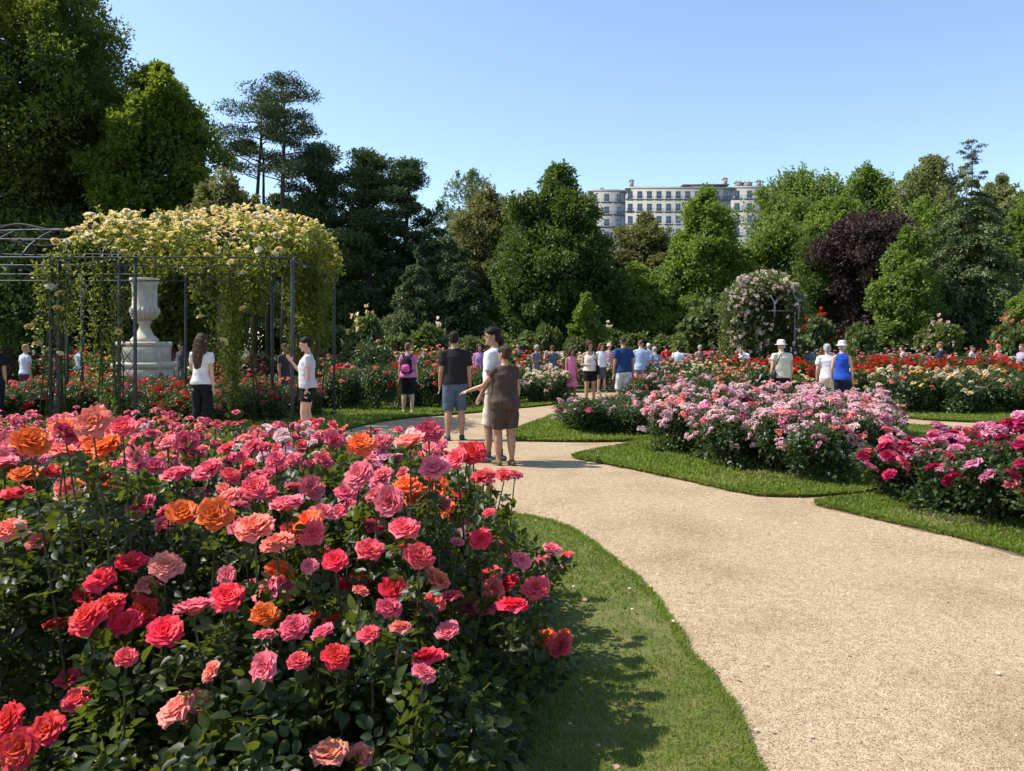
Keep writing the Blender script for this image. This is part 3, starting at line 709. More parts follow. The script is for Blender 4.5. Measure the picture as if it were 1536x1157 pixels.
def bare_vine():
    root = empty('bare_vine', (-11.4, 16.2, 0)); tag(root, 'leafless brown climbing canes wound along the bare left hoops', 'vine')
    b = MB(); r = np.random.default_rng(5)
    for k in range(4):
        f = r.random() * .8 + .1; x0 = -15.2 + r.random() * 2; n = 24; t = np.linspace(0, 1, n)
        ff = np.clip(f + .14 * np.sin(t * 7 + r.random() * 6) * r.random(), .04, .96)
        xs = x0 + t * (6.4 - r.random() * 2)
        b.tube(np.stack([xs + 11.4, PY0 + (PY1 - PY0) * ff - 16.2, vault(ff) + .06 + .05 * np.sin(t * 20 + k)], 1), .016 + .01 * r.random(), 6)
    for k in range(5):
        x = -13.6 + .9 * k; n = 12; t = np.linspace(0, 1, n)
        b.tube(np.stack([x + 11.4 + .06 * np.sin(t * 9 + k), np.full(n, PY0 - 16.2 - .06), 3.2 * t], 1), .014, 6)
    b.build('cane', noise_mat('dry_cane', [(.3, (.03, .028, .028)), (.7, (.075, .068, .062))], 20, .9, .3, 60), root)
bare_vine()

# ---------------------------------------------------------------- stone urn on its pedestal
def urn():
    d = 22.5; x, y = place(217, d); s = d / FOC
    st = noise_mat('urn_stone', [(.25, (.36, .31, .23)), (.6, (.56, .50, .40)), (.85, (.64, .59, .49))], 3.5, .9, .35, 40)
    root = empty('stone_urn', (x, y, 0)); tag(root, 'pale carved stone urn on a stepped square pedestal', 'urn')
    Z = lambda py: height_at(py, d)
    p = MB()
    for (w0, ya, yb, bv) in ((66, 640, 578, .03), (62, 578, 553, .02), (70, 553, 543, .05), (56, 543, 520, .02), (60, 520, 513, .03)):
        za, zb = max(0, Z(ya)), Z(yb); p.box((0, 0, (za + zb) / 2), (w0 * s, w0 * s, zb - za), bev=bv)
    p.build('pedestal', st, root, False)
    b = MB()
    rows = [(513, 44), (510, 46), (507, 40), (503, 30), (498, 24), (492, 18), (486, 17), (484, 26), (482, 20), (478, 28), (472, 38), (466, 43), (461, 44), (459, 40), (440, 40), (428, 41), (424, 46), (421, 49), (418, 48)]
    b.stack([(Z(py), w * s / 2 * .87, w * s / 2 * .87) for py, w in rows], 32); b.build('vase', st, root)
    g = MB()
    for k in range(20):
        a = k * 2 * math.pi / 20
        rr = [(480, 22), (474, 37), (467, 43), (462, 43)]
        g.tube([(math.cos(a) * w * s / 2 * .87, math.sin(a) * w * s / 2 * .87, Z(py)) for py, w in rr], [.03, .055, .062, .03], 8)
    g.build('gadroon_band', st, root)
urn()
# ---------------------------------------------------------------- rose blooms
def rose_mesh(name, seed, n_pet=34, gu=5, gv=5, openness=1.0, mats=(), R=0.05):
    r = np.random.default_rng(seed); Vs, Fs, tip, ring, mi = [], [], [], [], []; n = 0
    for i in range(n_pet):
        t = (i + .5) / n_pet; az = i * 2.39996 + r.normal() * .15
        th0 = rad(4 + 40 * t ** 1.1 * openness + r.normal() * 4); th1 = rad(18 + (104 * openness) * t ** .75 + r.normal() * 8)
        ln = R * (.52 + .62 * t) * r.uniform(.9, 1.08); wd = R * (.46 + .62 * t) * r.uniform(.9, 1.1)
        v = np.linspace(0, 1, gv); u = np.linspace(-1, 1, gu)
        phi = th0 + (th1 - th0) * v ** 1.2 + rad(28) * np.clip(v - .72, 0, 1) / .28 * t
        ds = ln / (gv - 1)
        rr = R * (.03 + .07 * t) + np.concatenate([[0], np.cumsum(np.sin((phi[1:] + phi[:-1]) / 2) * ds)])
        zz = -R * .30 * t + np.concatenate([[0], np.cumsum(np.cos((phi[1:] + phi[:-1]) / 2) * ds)])
        wv = wd * np.sin(np.pi * (.10 + .62 * v)) * 1.02
        wv[-1] *= .80
        cup = .40 * (1 - .55 * t)
        UU, VV = np.meshgrid(u, np.arange(gv))
        w_ = wv[VV]
        nr, nz = -np.cos(phi)[VV], np.sin(phi)[VV]
        ruff = r.normal(size=(gv, gu)) * R * .055 * (VV / (gv - 1)) + R * .095 * t * np.sin(UU * 5 + r.random() * 6) * (VV / (gv - 1)) ** 2
        lift = cup * w_ * UU ** 2 + ruff
        x = rr[VV] + nr * lift - (np.abs(UU) ** 3) * (VV == gv - 1) * R * .05; z = zz[VV] + nz * lift - (np.abs(UU) ** 2.2) * (VV == gv - 1) * ln * .16; y = w_ * UU
        ca, sa = math.cos(az), math.sin(az)
        Vs.append(np.stack([x * ca - y * sa, x * sa + y * ca, z], -1).reshape(-1, 3))
        F = [(n + a * gu + b, n + a * gu + b + 1, n + (a + 1) * gu + b + 1, n + (a + 1) * gu + b) for a in range(gv - 1) for b in range(gu - 1)]
        Fs += F; n += gu * gv; tip.append((VV / (gv - 1)).ravel() * .72 + r.normal() * .05); ring.append(np.full(gu * gv, t)); mi += [0] * len(F)
    # green calyx and hip under the petals
    b = MB(); b.stack([(-R * .62, R * .07, R * .07), (-R * .5, R * .15, R * .15), (-R * .36, R * .17, R * .17), (-R * .24, R * .2, R * .2)], 7)
    V2 = np.vstack(b.V); F4 = np.vstack(b.F4) + n; Vs.append(V2); tip.append(np.zeros(len(V2))); ring.append(np.zeros(len(V2)))
    F3 = np.vstack(b.F3) + n; n += len(V2)
    K = 5; Ps = []
    for k in range(K):
        a = k * 2 * math.pi / K; Ps.append((math.cos(a) * R * .15, math.sin(a) * R * .15, -R * .28))
    Ps = np.array(Ps); D = unit(np.stack([Ps[:, 0], Ps[:, 1], -np.full(K, R * .06)], 1))
    V3, T3, _ = kites(Ps, D, np.tile([0, 0, 1.0], (K, 1)), R * .75, R * .28, .1, droop=.25)
    T3 = T3 + n; Vs.append(V3); tip.append(np.zeros(len(V3))); ring.append(np.zeros(len(V3)))
    V = np.vstack(Vs); Z0 = R * .62
    V[:, 2] += 0
    faces = [np.array(Fs), F4, F3, T3]
    mi += [1] * (len(F4) + len(F3) + len(T3))
    # order of faces follows the list
    return mesh_np(name, V, faces, {'tip': np.concatenate(tip), 'ring': np.concatenate(ring), 'rnd': np.full(len(V), .5)}, True, mats, mi)
def truss_mesh(name, seed, flowers=6, R=.033, spread=.06, mats=(), rings=((5, .5), (6, .85), (6, 1.0))):
    """a floribunda head: several small cupped flowers"""
    r = np.random.default_rng(seed); Vs, Fs, tip, ring = [], [], [], []; n = 0
    for f in range(flowers):
        a = f * 2.4 + r.random(); q = spread * math.sqrt((f + .3) / flowers)
        c = np.array([math.cos(a) * q, math.sin(a) * q, r.uniform(-.35, .35) * spread - q * .35])
        axis = unit(np.array([math.cos(a) * q * 9, math.sin(a) * q * 9, 1.0]) + r.normal(size=3) * .25)
        u0 = unit(np.cross(axis, [.3, .7, .1])); v0 = np.cross(axis, u0); Rf = R * r.uniform(.75, 1.2)
        for k, (m, rr) in enumerate(rings):
            for j in range(m):
                b = (j + .5 * k) * 2 * math.pi / m + r.normal() * .2
                e = u0 * math.cos(b) + v0 * math.sin(b); s = np.cross(axis, e)
                tilt = (.95, .55, .12)[min(k, 2)] + r.normal() * .12
                d1 = e * math.cos(tilt) + axis * math.sin(tilt); ln = Rf * rr; wd = Rf * (.75 if k else .5)
                nn = axis * math.cos(tilt) - e * math.sin(tilt)
                P = [c + e * Rf * .05, c + d1 * ln * .55 + s * wd * .5 + nn * wd * .16, c + d1 * ln - nn * Rf * .12 * k + s * wd * .2, c + d1 * ln - nn * Rf * .12 * k - s * wd * .2, c + d1 * ln * .55 - s * wd * .5 + nn * wd * .16]
                Vs.append(np.array(P)); Fs.append([n, n + 1, n + 2, n + 3]); Fs.append([n, n + 3, n + 4, n + 4]); n += 5
                tip.append([0, .5, .75, .75, .5]); ring.append([.3 + .35 * k] * 5)
    F = np.array(Fs); quads = F[F[:, 2] != F[:, 3]]; tris = F[F[:, 2] == F[:, 3]][:, :3]
    return mesh_np(name, np.vstack(Vs), [quads, tris], {'tip': np.ravel(tip), 'ring': np.ravel(ring)}, False, mats)

PM = {
 'O': petal_mat('petal_coral_orange', (.95, .30, .02), (.93, .19, .035), (.90, .20, .11)),
 'S': petal_mat('petal_salmon', (.95, .36, .10), (.90, .23, .16), (.88, .30, .29)),
 'A': petal_mat('petal_apricot_pink', (.95, .45, .14), (.90, .32, .22), (.88, .33, .33)),
 'P': petal_mat('petal_rose_pink', (.84, .30, .20), (.80, .15, .20), (.83, .27, .34)),
 'M': petal_mat('petal_magenta_pink', (.74, .13, .12), (.71, .085, .15), (.76, .18, .25)),
 'H': petal_mat('petal_hot_pink', (.90, .22, .11), (.84, .09, .115), (.83, .16, .21)),
 'R': petal_mat('petal_strawberry', (.92, .26, .04), (.86, .040, .055), (.84, .055, .12)),
 'D': petal_mat('petal_crimson', (.45, .015, .04), (.42, .012, .06), (.50, .02, .13)),
 'K': petal_mat('petal_scarlet', (.75, .02, .012), (.70, .014, .014), (.68, .03, .03)),
 'L': petal_mat('petal_pale_pink', (.84, .57, .51), (.80, .49, .52), (.82, .62, .65)),
 'V': petal_mat('petal_lilac_pink', (.74, .25, .32), (.70, .22, .36), (.76, .38, .50)),
 'B': petal_mat('petal_blush', (.85, .66, .50), (.82, .62, .54), (.84, .70, .64)),
 'W': petal_mat('petal_cream', (.85, .70, .38), (.84, .76, .55), (.84, .79, .66)),
 'Y': petal_mat('petal_pale_yellow', (.85, .60, .14), (.85, .68, .28), (.85, .76, .46)),
 'G': petal_mat('petal_golden', (.85, .45, .03), (.85, .48, .05), (.86, .56, .14)),
}
M['rose_leaf'] = leaf_mat('rose_leaf', (.012, .026, .006), (.110, .145, .024), (.30, .36, .03), .32, .42, .28, mid=(.034, .058, .011))
M['rose_leaf_far'] = leaf_mat('rose_leaf_bed', (.020, .042, .012), (.095, .130, .032), (.20, .28, .04), .3, .42, .45, mid=(.042, .075, .02))
M['rose_leaf_yellow'] = leaf_mat('rose_leaf_climber', (.055, .082, .016), (.29, .29, .05), (.44, .46, .05), .45, .45, .35, mid=(.13, .17, .028))
M['stem'] = noise_mat('rose_stem', [(.3, (.030, .045, .015)), (.7, (.085, .07, .03))], 20, .6, .2, 80)
M['calyx'] = noise_mat('rose_calyx', [(.3, (.04, .08, .02)), (.7, (.08, .13, .03))], 30, .6, 0)
def slots(c): return [PM[c], M['calyx']]
ROSE = [rose_mesh('rose_bloom', 40 + i, n_pet=(34, 30, 38, 26, 32, 36)[i], openness=(1.0, .92, 1.08, .78, 1.0, 1.12)[i], mats=[PM['P'], M['calyx']]) for i in range(6)]
BUD = rose_mesh('rose_bud', 60, n_pet=12, openness=.25, mats=[PM['P'], M['calyx']])
ROSE_MID = [rose_mesh('rose_bloom_simple', 70 + i, n_pet=20, gu=3, gv=3, openness=(1.0, 1.1, .9)[i], mats=[PM['P'], M['calyx']]) for i in range(3)]
DIAM = {m_.name: 2 * float(np.percentile(np.hypot(*np.array([(v.co.x, v.co.y) for v in m_.vertices]).T), 97)) for m_ in ROSE + ROSE_MID + [BUD]}
TRUSS = [truss_mesh('rose_head', 80 + i, flowers=5 + i, mats=[PM['L']]) for i in range(4)]

# ---------------------------------------------------------------- leaves of the near roses: modelled compound leaves
def leaflets(P, D, Nn, Ln, Wd, rnd):
    """3 x 5 grid leaflets, folded along the midrib and drooping at the tip"""
    n = len(P); D = unit(D); S = unit(np.cross(D, Nn)); Nn = np.cross(S, D)
    v = np.array([0, .22, .5, .78, 1.0]); hw = np.array([.10, .82, 1.0, .62, .02]) * .5
    V = np.zeros((n, 5, 3, 3))
    curve = rng.uniform(.05, .22, n)
    for a in range(5):
        c = P + D * (Ln * v[a])[:, None] - Nn * (Ln * curve * v[a] ** 2)[:, None]
        for b, sg in enumerate((-1, 0, 1)):
            V[:, a, b] = c + S * (Wd * hw[a] * sg)[:, None] + Nn * (Wd * .20 * abs(sg) * hw[a] * 2 - 0)[:, None]
    k = np.arange(n)[:, None] * 15
    F = np.concatenate([k + [a * 3 + b, a * 3 + b + 1, (a + 1) * 3 + b + 1, (a + 1) * 3 + b] for a in range(4) for b in range(2)])
    return V.reshape(-1, 3), F, np.repeat(rnd, 15)
def compound(P, D, Nn, size, rnd):
    """five leaflets on a rachis"""
    D = unit(D); S = unit(np.cross(D, Nn)); Nn = np.cross(S, D); o = []
    for f, sg, l in ((.38, 1, .8), (.38, -1, .8), (.70, 1, .95), (.70, -1, .95), (1.0, 0, 1.1)):
        p = P + D * (size * f)[:, None] + S * (size * .04 * sg)[:, None]
        d = unit(D * (.45 if sg else 1) + S * sg * .95 + rng.normal(size=P.shape) * .12)
        nn = unit(Nn + rng.normal(size=P.shape) * .22)
        ln = size * .52 * l * rng.uniform(.85, 1.15, len(P))
        o.append((p, d, nn, ln, ln * rng.uniform(.58, .74, len(P)), np.clip(rnd + rng.normal(size=len(P)) * .08, 0, 1)))
    return [np.concatenate(z) for z in zip(*o)]

# ---------------------------------------------------------------- the near bed
FRONT_BED = [(-.24, 1.6), (-.20, 2.3), (-.10, 3.0), (.02, 3.7), (.0, 4.3), (-.18, 5.0), (-.52, 6.0), (-1.1, 7.0), (-2.0, 8.0), (-3.3, 8.8), (-5.2, 9.0), (-6.6, 8.0), (-5.6, 5.0), (-3.4, 2.6), (-2.2, 1.5), (-.8, 1.3)]
fd = np.array([1157, 1080, 950, 880, 800, 750, 700, 660, 640, 620])[::-1]; fv = np.array([2.0, 2.15, 2.45, 2.65, 2.9, 3.2, 3.7, 4.5, 5.6, 7.2])[::-1]
HT = ([1.4, 1.6, 2.0, 2.45, 2.9, 3.7, 4.5, 6, 9], [.22, .33, .43, .60, .80, .92, .89, .79, .69])
HERO_XYZ = None
def canopy(x, y):
    h = np.interp(y, HT[0], HT[1]) + .05 * vnoise(np.stack([x, y, 0 * x], 1), 5, 9)
    if HERO_XYZ is not None:      # the leaves stay below the flowers that lean out over them
        for (qx, qy, qz, qs) in HERO_XYZ:
            dy = qy - y; k_ = (dy > -.12) & (dy < .75) & (np.abs(x - qx) < qs * .55 + .10 * np.maximum(dy, 0))
            h = np.where(k_, np.minimum(h, qz - qs * .45 - .02 + .27 * dy), h)
        h = np.maximum(h, .58 * np.interp(y, HT[0], HT[1]))
    e = edge_dist(x, y, FRONT_BED) * np.where(in_poly(x, y, FRONT_BED), 1, -1)
    k = np.clip((e + .12) / .42, 0, 1)
    return h * (.45 + .55 * k ** .6), e
HERO = '''46,663,55,O 99,643,48,O 140,634,54,S 161,670,50,O 94,680,52,S 10,662,36,P 7,697,42,P 36,713,42,O 140,713,45,O 26,742,48,H 103,735,40,S 77,708,30,R
14,795,46,S 115,795,24,M 178,701,36,M 265,713,44,M 313,706,46,M 279,663,36,M 212,759,44,M 284,684,30,M 378,672,34,M 383,732,44,H 431,759,53,P 467,732,42,P 462,785,46,O
274,771,48,O 322,771,53,O 250,787,38,P 383,792,58,S 416,819,48,S 195,845,46,R 248,848,48,A 236,826,32,P 152,870,46,R 217,884,42,S 419,858,46,O 371,887,40,P 402,889,48,P
291,915,60,P 248,949,54,R 130,927,56,R 87,939,42,R 130,894,42,R 176,906,42,R 219,915,44,R 188,937,50,R 168,973,40,R 208,966,38,R 462,937,48,O 498,932,42,O 510,971,28,P
104,1019,40,H 115,1050,44,H 72,1057,38,H 265,1065,56,A 306,1055,40,S 296,1089,46,A 289,1027,38,O 14,1081,54,R 70,1096,54,R 29,1124,58,R 62,1137,46,R 5,1150,44,R 493,1132,55,A
542,667,42,O 501,660,34,M 616,663,48,S 575,663,30,P 539,713,48,P 573,715,40,P 653,703,48,P 686,689,38,H 710,679,40,R 725,715,38,H 756,713,28,H 612,728,44,O 650,730,40,O 628,749,40,O
669,764,32,O 585,752,48,P 607,793,46,H 554,826,42,H 604,829,38,R 684,829,26,S 523,879,38,R 549,877,38,R 590,884,42,R 737,860,34,H 782,841,30,P 828,824,28,P 833,853,24,P 814,841,22,P
739,886,38,S 763,874,34,R 770,908,48,R 804,882,42,H 730,910,38,P 705,908,36,P 689,917,34,P 819,959,36,O 842,971,42,H 814,1002,26,O 640,988,48,R 665,1000,40,O 749,973,26,R 532,997,26,P 742,1007,20,P
850,834,20,H 57,690,30,P 232,700,32,M 345,688,30,M 410,705,34,M 440,690,30,P 485,690,32,M 350,745,32,M 300,742,30,M 165,745,30,M 520,740,36,M 480,830,34,H 560,790,38,M 510,770,34,M 640,770,28,H 690,740,26,R
455,860,30,R 330,850,24,H 545,905,30,H 600,860,30,M 690,790,22,H 655,845,24,R 225,650,26,M 250,690,28,P 30,835,22,M'''
heroes = []
for tok in HERO.split():
    a, b, s, c = tok.split(','); a, b, s = float(a), float(b), float(s)
    d0 = float(np.interp(b, fd, fv))
    if a > 660 and b > 815: d0 = max(d0, 3.15)
    dm = .55 * d0 + .45 * FOC * .115 / s
    d = min(dm, FOC * .128 / s)
    x, z = (a - 768) / FOC * d, CAM_H + (HOR - b) / FOC * d
    heroes.append([x, d, z, s / FOC * d * .97, c])
for q in list(heroes):      # companions in the same head: a second flower, or a bud on a shorter stalk
    u = rng.random(); a = rng.uniform(0, 6.28)
    if u < .42: heroes.append([q[0] + math.cos(a) * q[3] * .75, q[1] + .05 + abs(math.sin(a)) * .06, q[2] - .02 + rng.normal() * .025, q[3] * rng.uniform(.7, .95), q[4] if rng.random() < .6 else 'PHMR'[int(rng.integers(4))]])
    elif u < .58: heroes.append([q[0] + math.cos(a) * .06, q[1] + .04, q[2] - .03 + rng.normal() * .03, .034, 'RHPS'[int(rng.integers(4))]])
HERO_XYZ = [(q[0], q[1], q[2], q[3]) for q in heroes if q[2] < 1.2]
fill = np.random.default_rng(15); k_ = 0
while k_ < 34:       # smaller flowers between the big ones on the front of the bed
    a, b = fill.uniform(90, 760), fill.uniform(690, 1010); d = float(np.interp(b, fd, fv)) * (1.0 if a < 640 else 1.12)
    x, z = (a - 768) / FOC * d, CAM_H + (HOR - b) / FOC * d
    if in_poly(np.array([x]), np.array([d]), FRONT_BED)[0] and min((x - q[0]) ** 2 + (d - q[1]) ** 2 for q in heroes) > .006:
        heroes.append([x, d, z, fill.uniform(.045, .105), 'PHRPMOHS'[int(fill.integers(8))]]); k_ += 1
HERO_XYZ = [(q[0], q[1], q[2], q[3]) for q in heroes if q[2] < 1.2]
# the pink sea behind: blooms spread over the bed, crowded towards its far edge
cnt = 0
while cnt < 540:
    y = 3.4 + 5.2 * rng.random() ** .9; x = rng.uniform(-6.2, .1)
    if abs(x) > y * .66 + .1 or not in_poly(np.array([x]), np.array([y]), FRONT_BED)[0]: continue
    h, e = canopy(np.array([x]), np.array([y]))
    u = rng.random()
    c = 'P' if u < .42 else 'M' if u < .58 else 'V' if u < .60 else 'H' if u < .78 else 'L' if u < .86 else 'S'
    for q in range(int(rng.integers(1, 5))):     # roses come in heads of one to four
        heroes.append([x + rng.normal() * .055, y + rng.normal() * .055, h[0] + .07 + rng.normal() * .05, rng.uniform(.058, .098), c]); cnt += 1
# bush stations
st = []
tries = 0
while len(st) < 38 and tries < 4000:
    tries += 1
    y = rng.uniform(1.9, 8.6); x = rng.uniform(-6, .1)
    if abs(x) > y * .66 + .5: continue
    if not in_poly(np.array([x]), np.array([y]), FRONT_BED)[0] or edge_dist([x], [y], FRONT_BED)[0] < .14: continue
    if all((x - a) ** 2 + (y - b) ** 2 > (.50 + .035 * y) ** 2 for a, b in st): st.append((x, y))
st = np.array(sorted(st, key=lambda q: q[1])); NB = len(st)
def nearest(x, y): return np.argmin((np.asarray(x)[:, None] - st[None, :, 0]) ** 2 + (np.asarray(y)[:, None] - st[None, :, 1]) ** 2, axis=1)
# leaves
def front_leaves(n, ymin, ymax, detail):
    y = rng.uniform(ymin, ymax, n); x = rng.uniform(-6.4, .42, n)
    ok = np.abs(x) < y * .66 + .35; x, y = x[ok], y[ok]
    h, e = canopy(x, y); ok = e > -.13; x, y, h = x[ok], y[ok], h[ok]; n = len(x)
    z = h * (1 - .78 * rng.random(n) ** 1.5) - .02
    return np.stack([x, y, z], 1)
hx = np.array([[q[0], q[1], q[2]] for q in heroes]); hs = np.array([q[3] for q in heroes]); hb = nearest(hx[:, 0], hx[:, 1])
LP1 = front_leaves(26000, 1.5, 4.2, True); LP2 = front_leaves(30000, 4.2, 9, False)
# leaves on the flower stems
def stem_path(i):
    p = hx[i]; bx_, by_ = st[hb[i]]; zb = p[2] - hs[i] * .3; k = .62 if p[1] < 5 else .4
    s0 = np.array([bx_ + (p[0] - bx_) * k, by_ + (p[1] - by_) * k, max(.05, zb * .25)])
    m = np.array([bx_ + (p[0] - bx_) * .88 + math.sin(i * 7.1) * .025, by_ + (p[1] - by_) * .88 + .02, zb * .68])
    return s0, m, np.array([p[0], p[1], zb])
idx = np.repeat(np.arange(len(heroes)), np.where(hx[:, 1] < 4.2, 15, 7)); SPS = np.array([stem_path(i) for i in range(len(heroes))])
tz = .30 + .62 * rng.random(len(idx)); A_, B_, C_ = SPS[idx, 0], SPS[idx, 1], SPS[idx, 2]
LPs = np.where((tz < .55)[:, None], A_ + (B_ - A_) * (tz / .55)[:, None], B_ + (C_ - B_) * ((tz - .55) / .45)[:, None]) + rng.normal(size=(len(idx), 3)) * [.028, .028, .01]
LPs = LPs[LPs[:, 2] < hx[idx][:, 2] - hs[idx] * .55]
near = LPs[:, 1] < 4.2
def clear(P, m=1.0):   # blooms hold themselves clear of their own leaves: nothing grows through a flower
    ok = np.ones(len(P), bool)
    for (q, s) in zip(hx, hs):
        dlt = P - (q + np.array([0, -.03, -.01])); ok &= ~((np.abs(dlt[:, 2]) < s * .62 * m) & (np.hypot(dlt[:, 0], dlt[:, 1]) < s * .85 * m))
        # and lean out over the open, path side of the bed
        t = q[1] - P[:, 1]; zz = q[2] + .27 * t
        ok &= ~((t > 0) & (t < .5) & (np.abs(P[:, 0] - q[0]) < s * .5) & (np.abs(P[:, 2] - zz) < s * .45) & (rng.random(len(P)) < .9))
    return P[ok]
LP1 = np.vstack([clear(LP1), LPs[near]]); LP2 = np.vstack([clear(LP2, .8), LPs[~near]])
bush_root = []
MIX = ['coral and pink', 'strawberry red', 'salmon', 'magenta']
COLN = {'O': 'orange', 'S': 'salmon', 'A': 'apricot', 'P': 'rose pink', 'M': 'magenta', 'H': 'hot pink', 'R': 'strawberry red', 'V': 'lilac pink', 'L': 'pale pink'}
b1 = nearest(LP1[:, 0], LP1[:, 1]); b2 = nearest(LP2[:, 0], LP2[:, 1])
def where_words(x, y):
    px = 768 + x / y * FOC
    a = 'left edge' if px < 60 else 'left half' if px < 250 else 'centre' if px < 480 else 'right half' if px < 640 else 'lawn side'
    r = 'front row' if y < 2.35 else 'second row' if y < 3.0 else 'third row' if y < 3.8 else 'middle' if y < 5.2 else 'far half' if y < 6.8 else 'far end'
    return a, r
used = {}
for k in range(NB):
    bx, by = st[k]; root = empty('rose_bush', (bx, by, 0)); bush_root.append(root)
    mine = np.where(hb == k)[0]
    names = []
    for i in mine[np.argsort(-hs[mine])] if len(mine) else []:
        c = COLN[heroes[i][4]]
        if c not in names: names.append(c)
    a, r_ = where_words(bx, by)
    lab = f"{' and '.join(names[:2]) or 'leafy'} rose bush, {r_} of the near bed, {a}"
    u = used.get(lab, 0); used[lab] = u + 1
    if u: lab = lab.replace('rose bush', ['smaller rose bush', 'looser rose bush', 'darker rose bush', 'sparser rose bush'][(u - 1) % 4])
    tag(root, lab, 'rose bush', 'rose bushes of the near bed')
    o3 = np.array([bx, by, 0])
    Vs, Fs, Rs, n0 = [], [], [], 0
    Pk = LP1[b1 == k]
    if len(Pk):
        n = len(Pk); rd = unit(np.stack([Pk[:, 0] - bx, Pk[:, 1] - by, np.full(n, .12)], 1))
        D = unit(rd * .7 + rng.normal(size=(n, 3)) * .6 + [0, -.15, -.05]); Nn = unit(np.array([0, 0, 1.0]) + rng.normal(size=(n, 3)) * .42 + [0, -.15, 0])
        top = np.clip((Pk[:, 2] / np.maximum(canopy(Pk[:, 0], Pk[:, 1])[0], .1)), 0, 1.3)
        rn = np.clip(.25 + rng.normal(size=n) * .22 + (rng.random(n) < .10) * .5, 0, 1)
        sz = rng.uniform(.055, .105, n)
        C = compound(Pk - D * sz[:, None] * .5 - o3, D, Nn, sz, rn)
        V, F, R_ = leaflets(*C); Vs.append(V); Fs.append(F); Rs.append(R_); n0 += len(V)
    faces4 = [np.vstack(Fs)] if Fs else []
    Pk = LP2[b2 == k]; F3 = []
    if len(Pk):
        n = len(Pk); P5 = np.repeat(Pk, 4, 0) + rng.normal(size=(4 * n, 3)) * .035; m = len(P5)
        V, F, R_ = kites(P5 - o3, rng.normal(size=(m, 3)) + [0, 0, -.1], unit(np.array([0, 0, 1.0]) + rng.normal(size=(m, 3)) * .5), rng.uniform(.045, .075, m), rng.uniform(.03, .045, m), .2, np.clip(.3 + rng.normal(size=m) * .22 + (rng.random(m) < .1) * .4, 0, 1), .1)
        F3 = [F + n0]; Vs.append(V); Rs.append(R_)
    if Vs: link('foliage', mesh_np('foliage', np.vstack(Vs), faces4 + F3, {'rnd': np.concatenate(Rs)}, True, [M['rose_leaf']]), root)
    b = MB()
    for q in range(7):
        a_ = rng.uniform(0, 6.28); h = canopy(np.array([bx]), np.array([by]))[0][0] * rng.uniform(.6, .9); sp = rng.uniform(.1, .3)
        b.tube([(math.cos(a_) * .03, math.sin(a_) * .03, -.02), (math.cos(a_) * sp * .5, math.sin(a_) * sp * .5, h * .45), (math.cos(a_) * sp, math.sin(a_) * sp, h)], [.009, .0065, .003], 6, caps=False)
    for i in mine:
        rs = .0034 if by < 4 else .003; q0, q1, q2 = SPS[i]
        b.tube([q0 - o3, q1 - o3, (q1 * .35 + q2 * .65) - o3, q2 - o3], [rs * 1.7, rs * 1.3, rs * 1.1, rs], 6, caps=False)
    b.build('cane', M['stem'], root)
    for i in mine:
        q = heroes[i]; near_ = q[1] < 5.0
        me = ROSE[int(rng.integers(6))] if q[3] > .055 else BUD
        if not near_: me = ROSE_MID[int(rng.integers(3))]
        # flowers face up and out, a little towards the light
        tl = rng.normal(size=2) * .28 + np.array([-.05, .42 if near_ else .3])
        o = link('rose_bloom' if me is not BUD else 'rose_bud', me, root, hx[i] - o3, (tl[1], tl[0], rng.uniform(0, 6.28)), q[3] / DIAM[me.name] * (1.0 if me is not BUD else .75), PM[q[4]])
        o.rotation_mode = 'XYZ'
        o.rotation_euler = (Matrix.Rotation(tl[1], 3, 'X') @ Matrix.Rotation(tl[0], 3, 'Y') @ Matrix.Rotation(rng.uniform(0, 6.28), 3, 'Z')).to_euler()
sheet('bed_soil', soft(smooth_poly(FRONT_BED, 1)), LZ + .006, M['soil'])

# ---------------------------------------------------------------- bush kinds for the other beds
def bush_foliage(seed, n, leaf, mat, R=.5, H=.8, flat=.55, low=.12):
    r = np.random.default_rng(seed)
    k = 16; ca = r.uniform(0, 6.28, k); cr = R * .72 * np.sqrt(r.random(k)); cz = H * (low + .18 + (.72 - low) * r.random(k) ** .7) * (1 - .35 * (cr / R) ** 2)
    C = np.stack([np.cos(ca) * cr, np.sin(ca) * cr, cz], 1); i = r.integers(0, k, n)
    d = unit(r.normal(size=(n, 3)) + [0, 0, .2]); q = R * .42 * (1 - .8 * r.random(n) ** 2)
    P = C[i] + d * q[:, None] * [1, 1, .85]; P[:, 2] = np.clip(P[:, 2], .04, H * 1.02)
    D = unit(d * .5 + r.normal(size=(n, 3)) * .7 + [0, 0, -.1]); Nn = unit(d * .4 + [0, 0, .9] + r.normal(size=(n, 3)) * .5)
    rn = np.clip(.35 + (r.normal(size=k) * .12)[i] + r.normal(size=n) * .22, 0, 1)
    ln = leaf * r.uniform(.65, 1.3, n)
    return kite_mesh('foliage', P, D, Nn, ln, ln * .66, mat, rn, .2, .08), C
FOL2 = [bush_foliage(200 + i, 3100, .060, M['rose_leaf_far'], low=-.10) for i in range(5)]
FOL3 = [bush_foliage(220 + i, 620, .115, M['rose_leaf_far'])[0] for i in range(4)]
def stems2(seed, R=.5, H=.8):
    r = np.random.default_rng(seed); b = MB()
    for k in range(8):
        a = r.uniform(0, 6.28); sp = r.uniform(.1, .75) * R
        b.tube([(0, 0, -.02), (math.cos(a) * sp * .5, math.sin(a) * sp * .5, H * .4), (math.cos(a) * sp, math.sin(a) * sp, H * .85)], [.011, .008, .004], 5, caps=False)
    return b.mesh('cane', [M['stem']])
STEM = [stems2(300 + i) for i in range(3)]
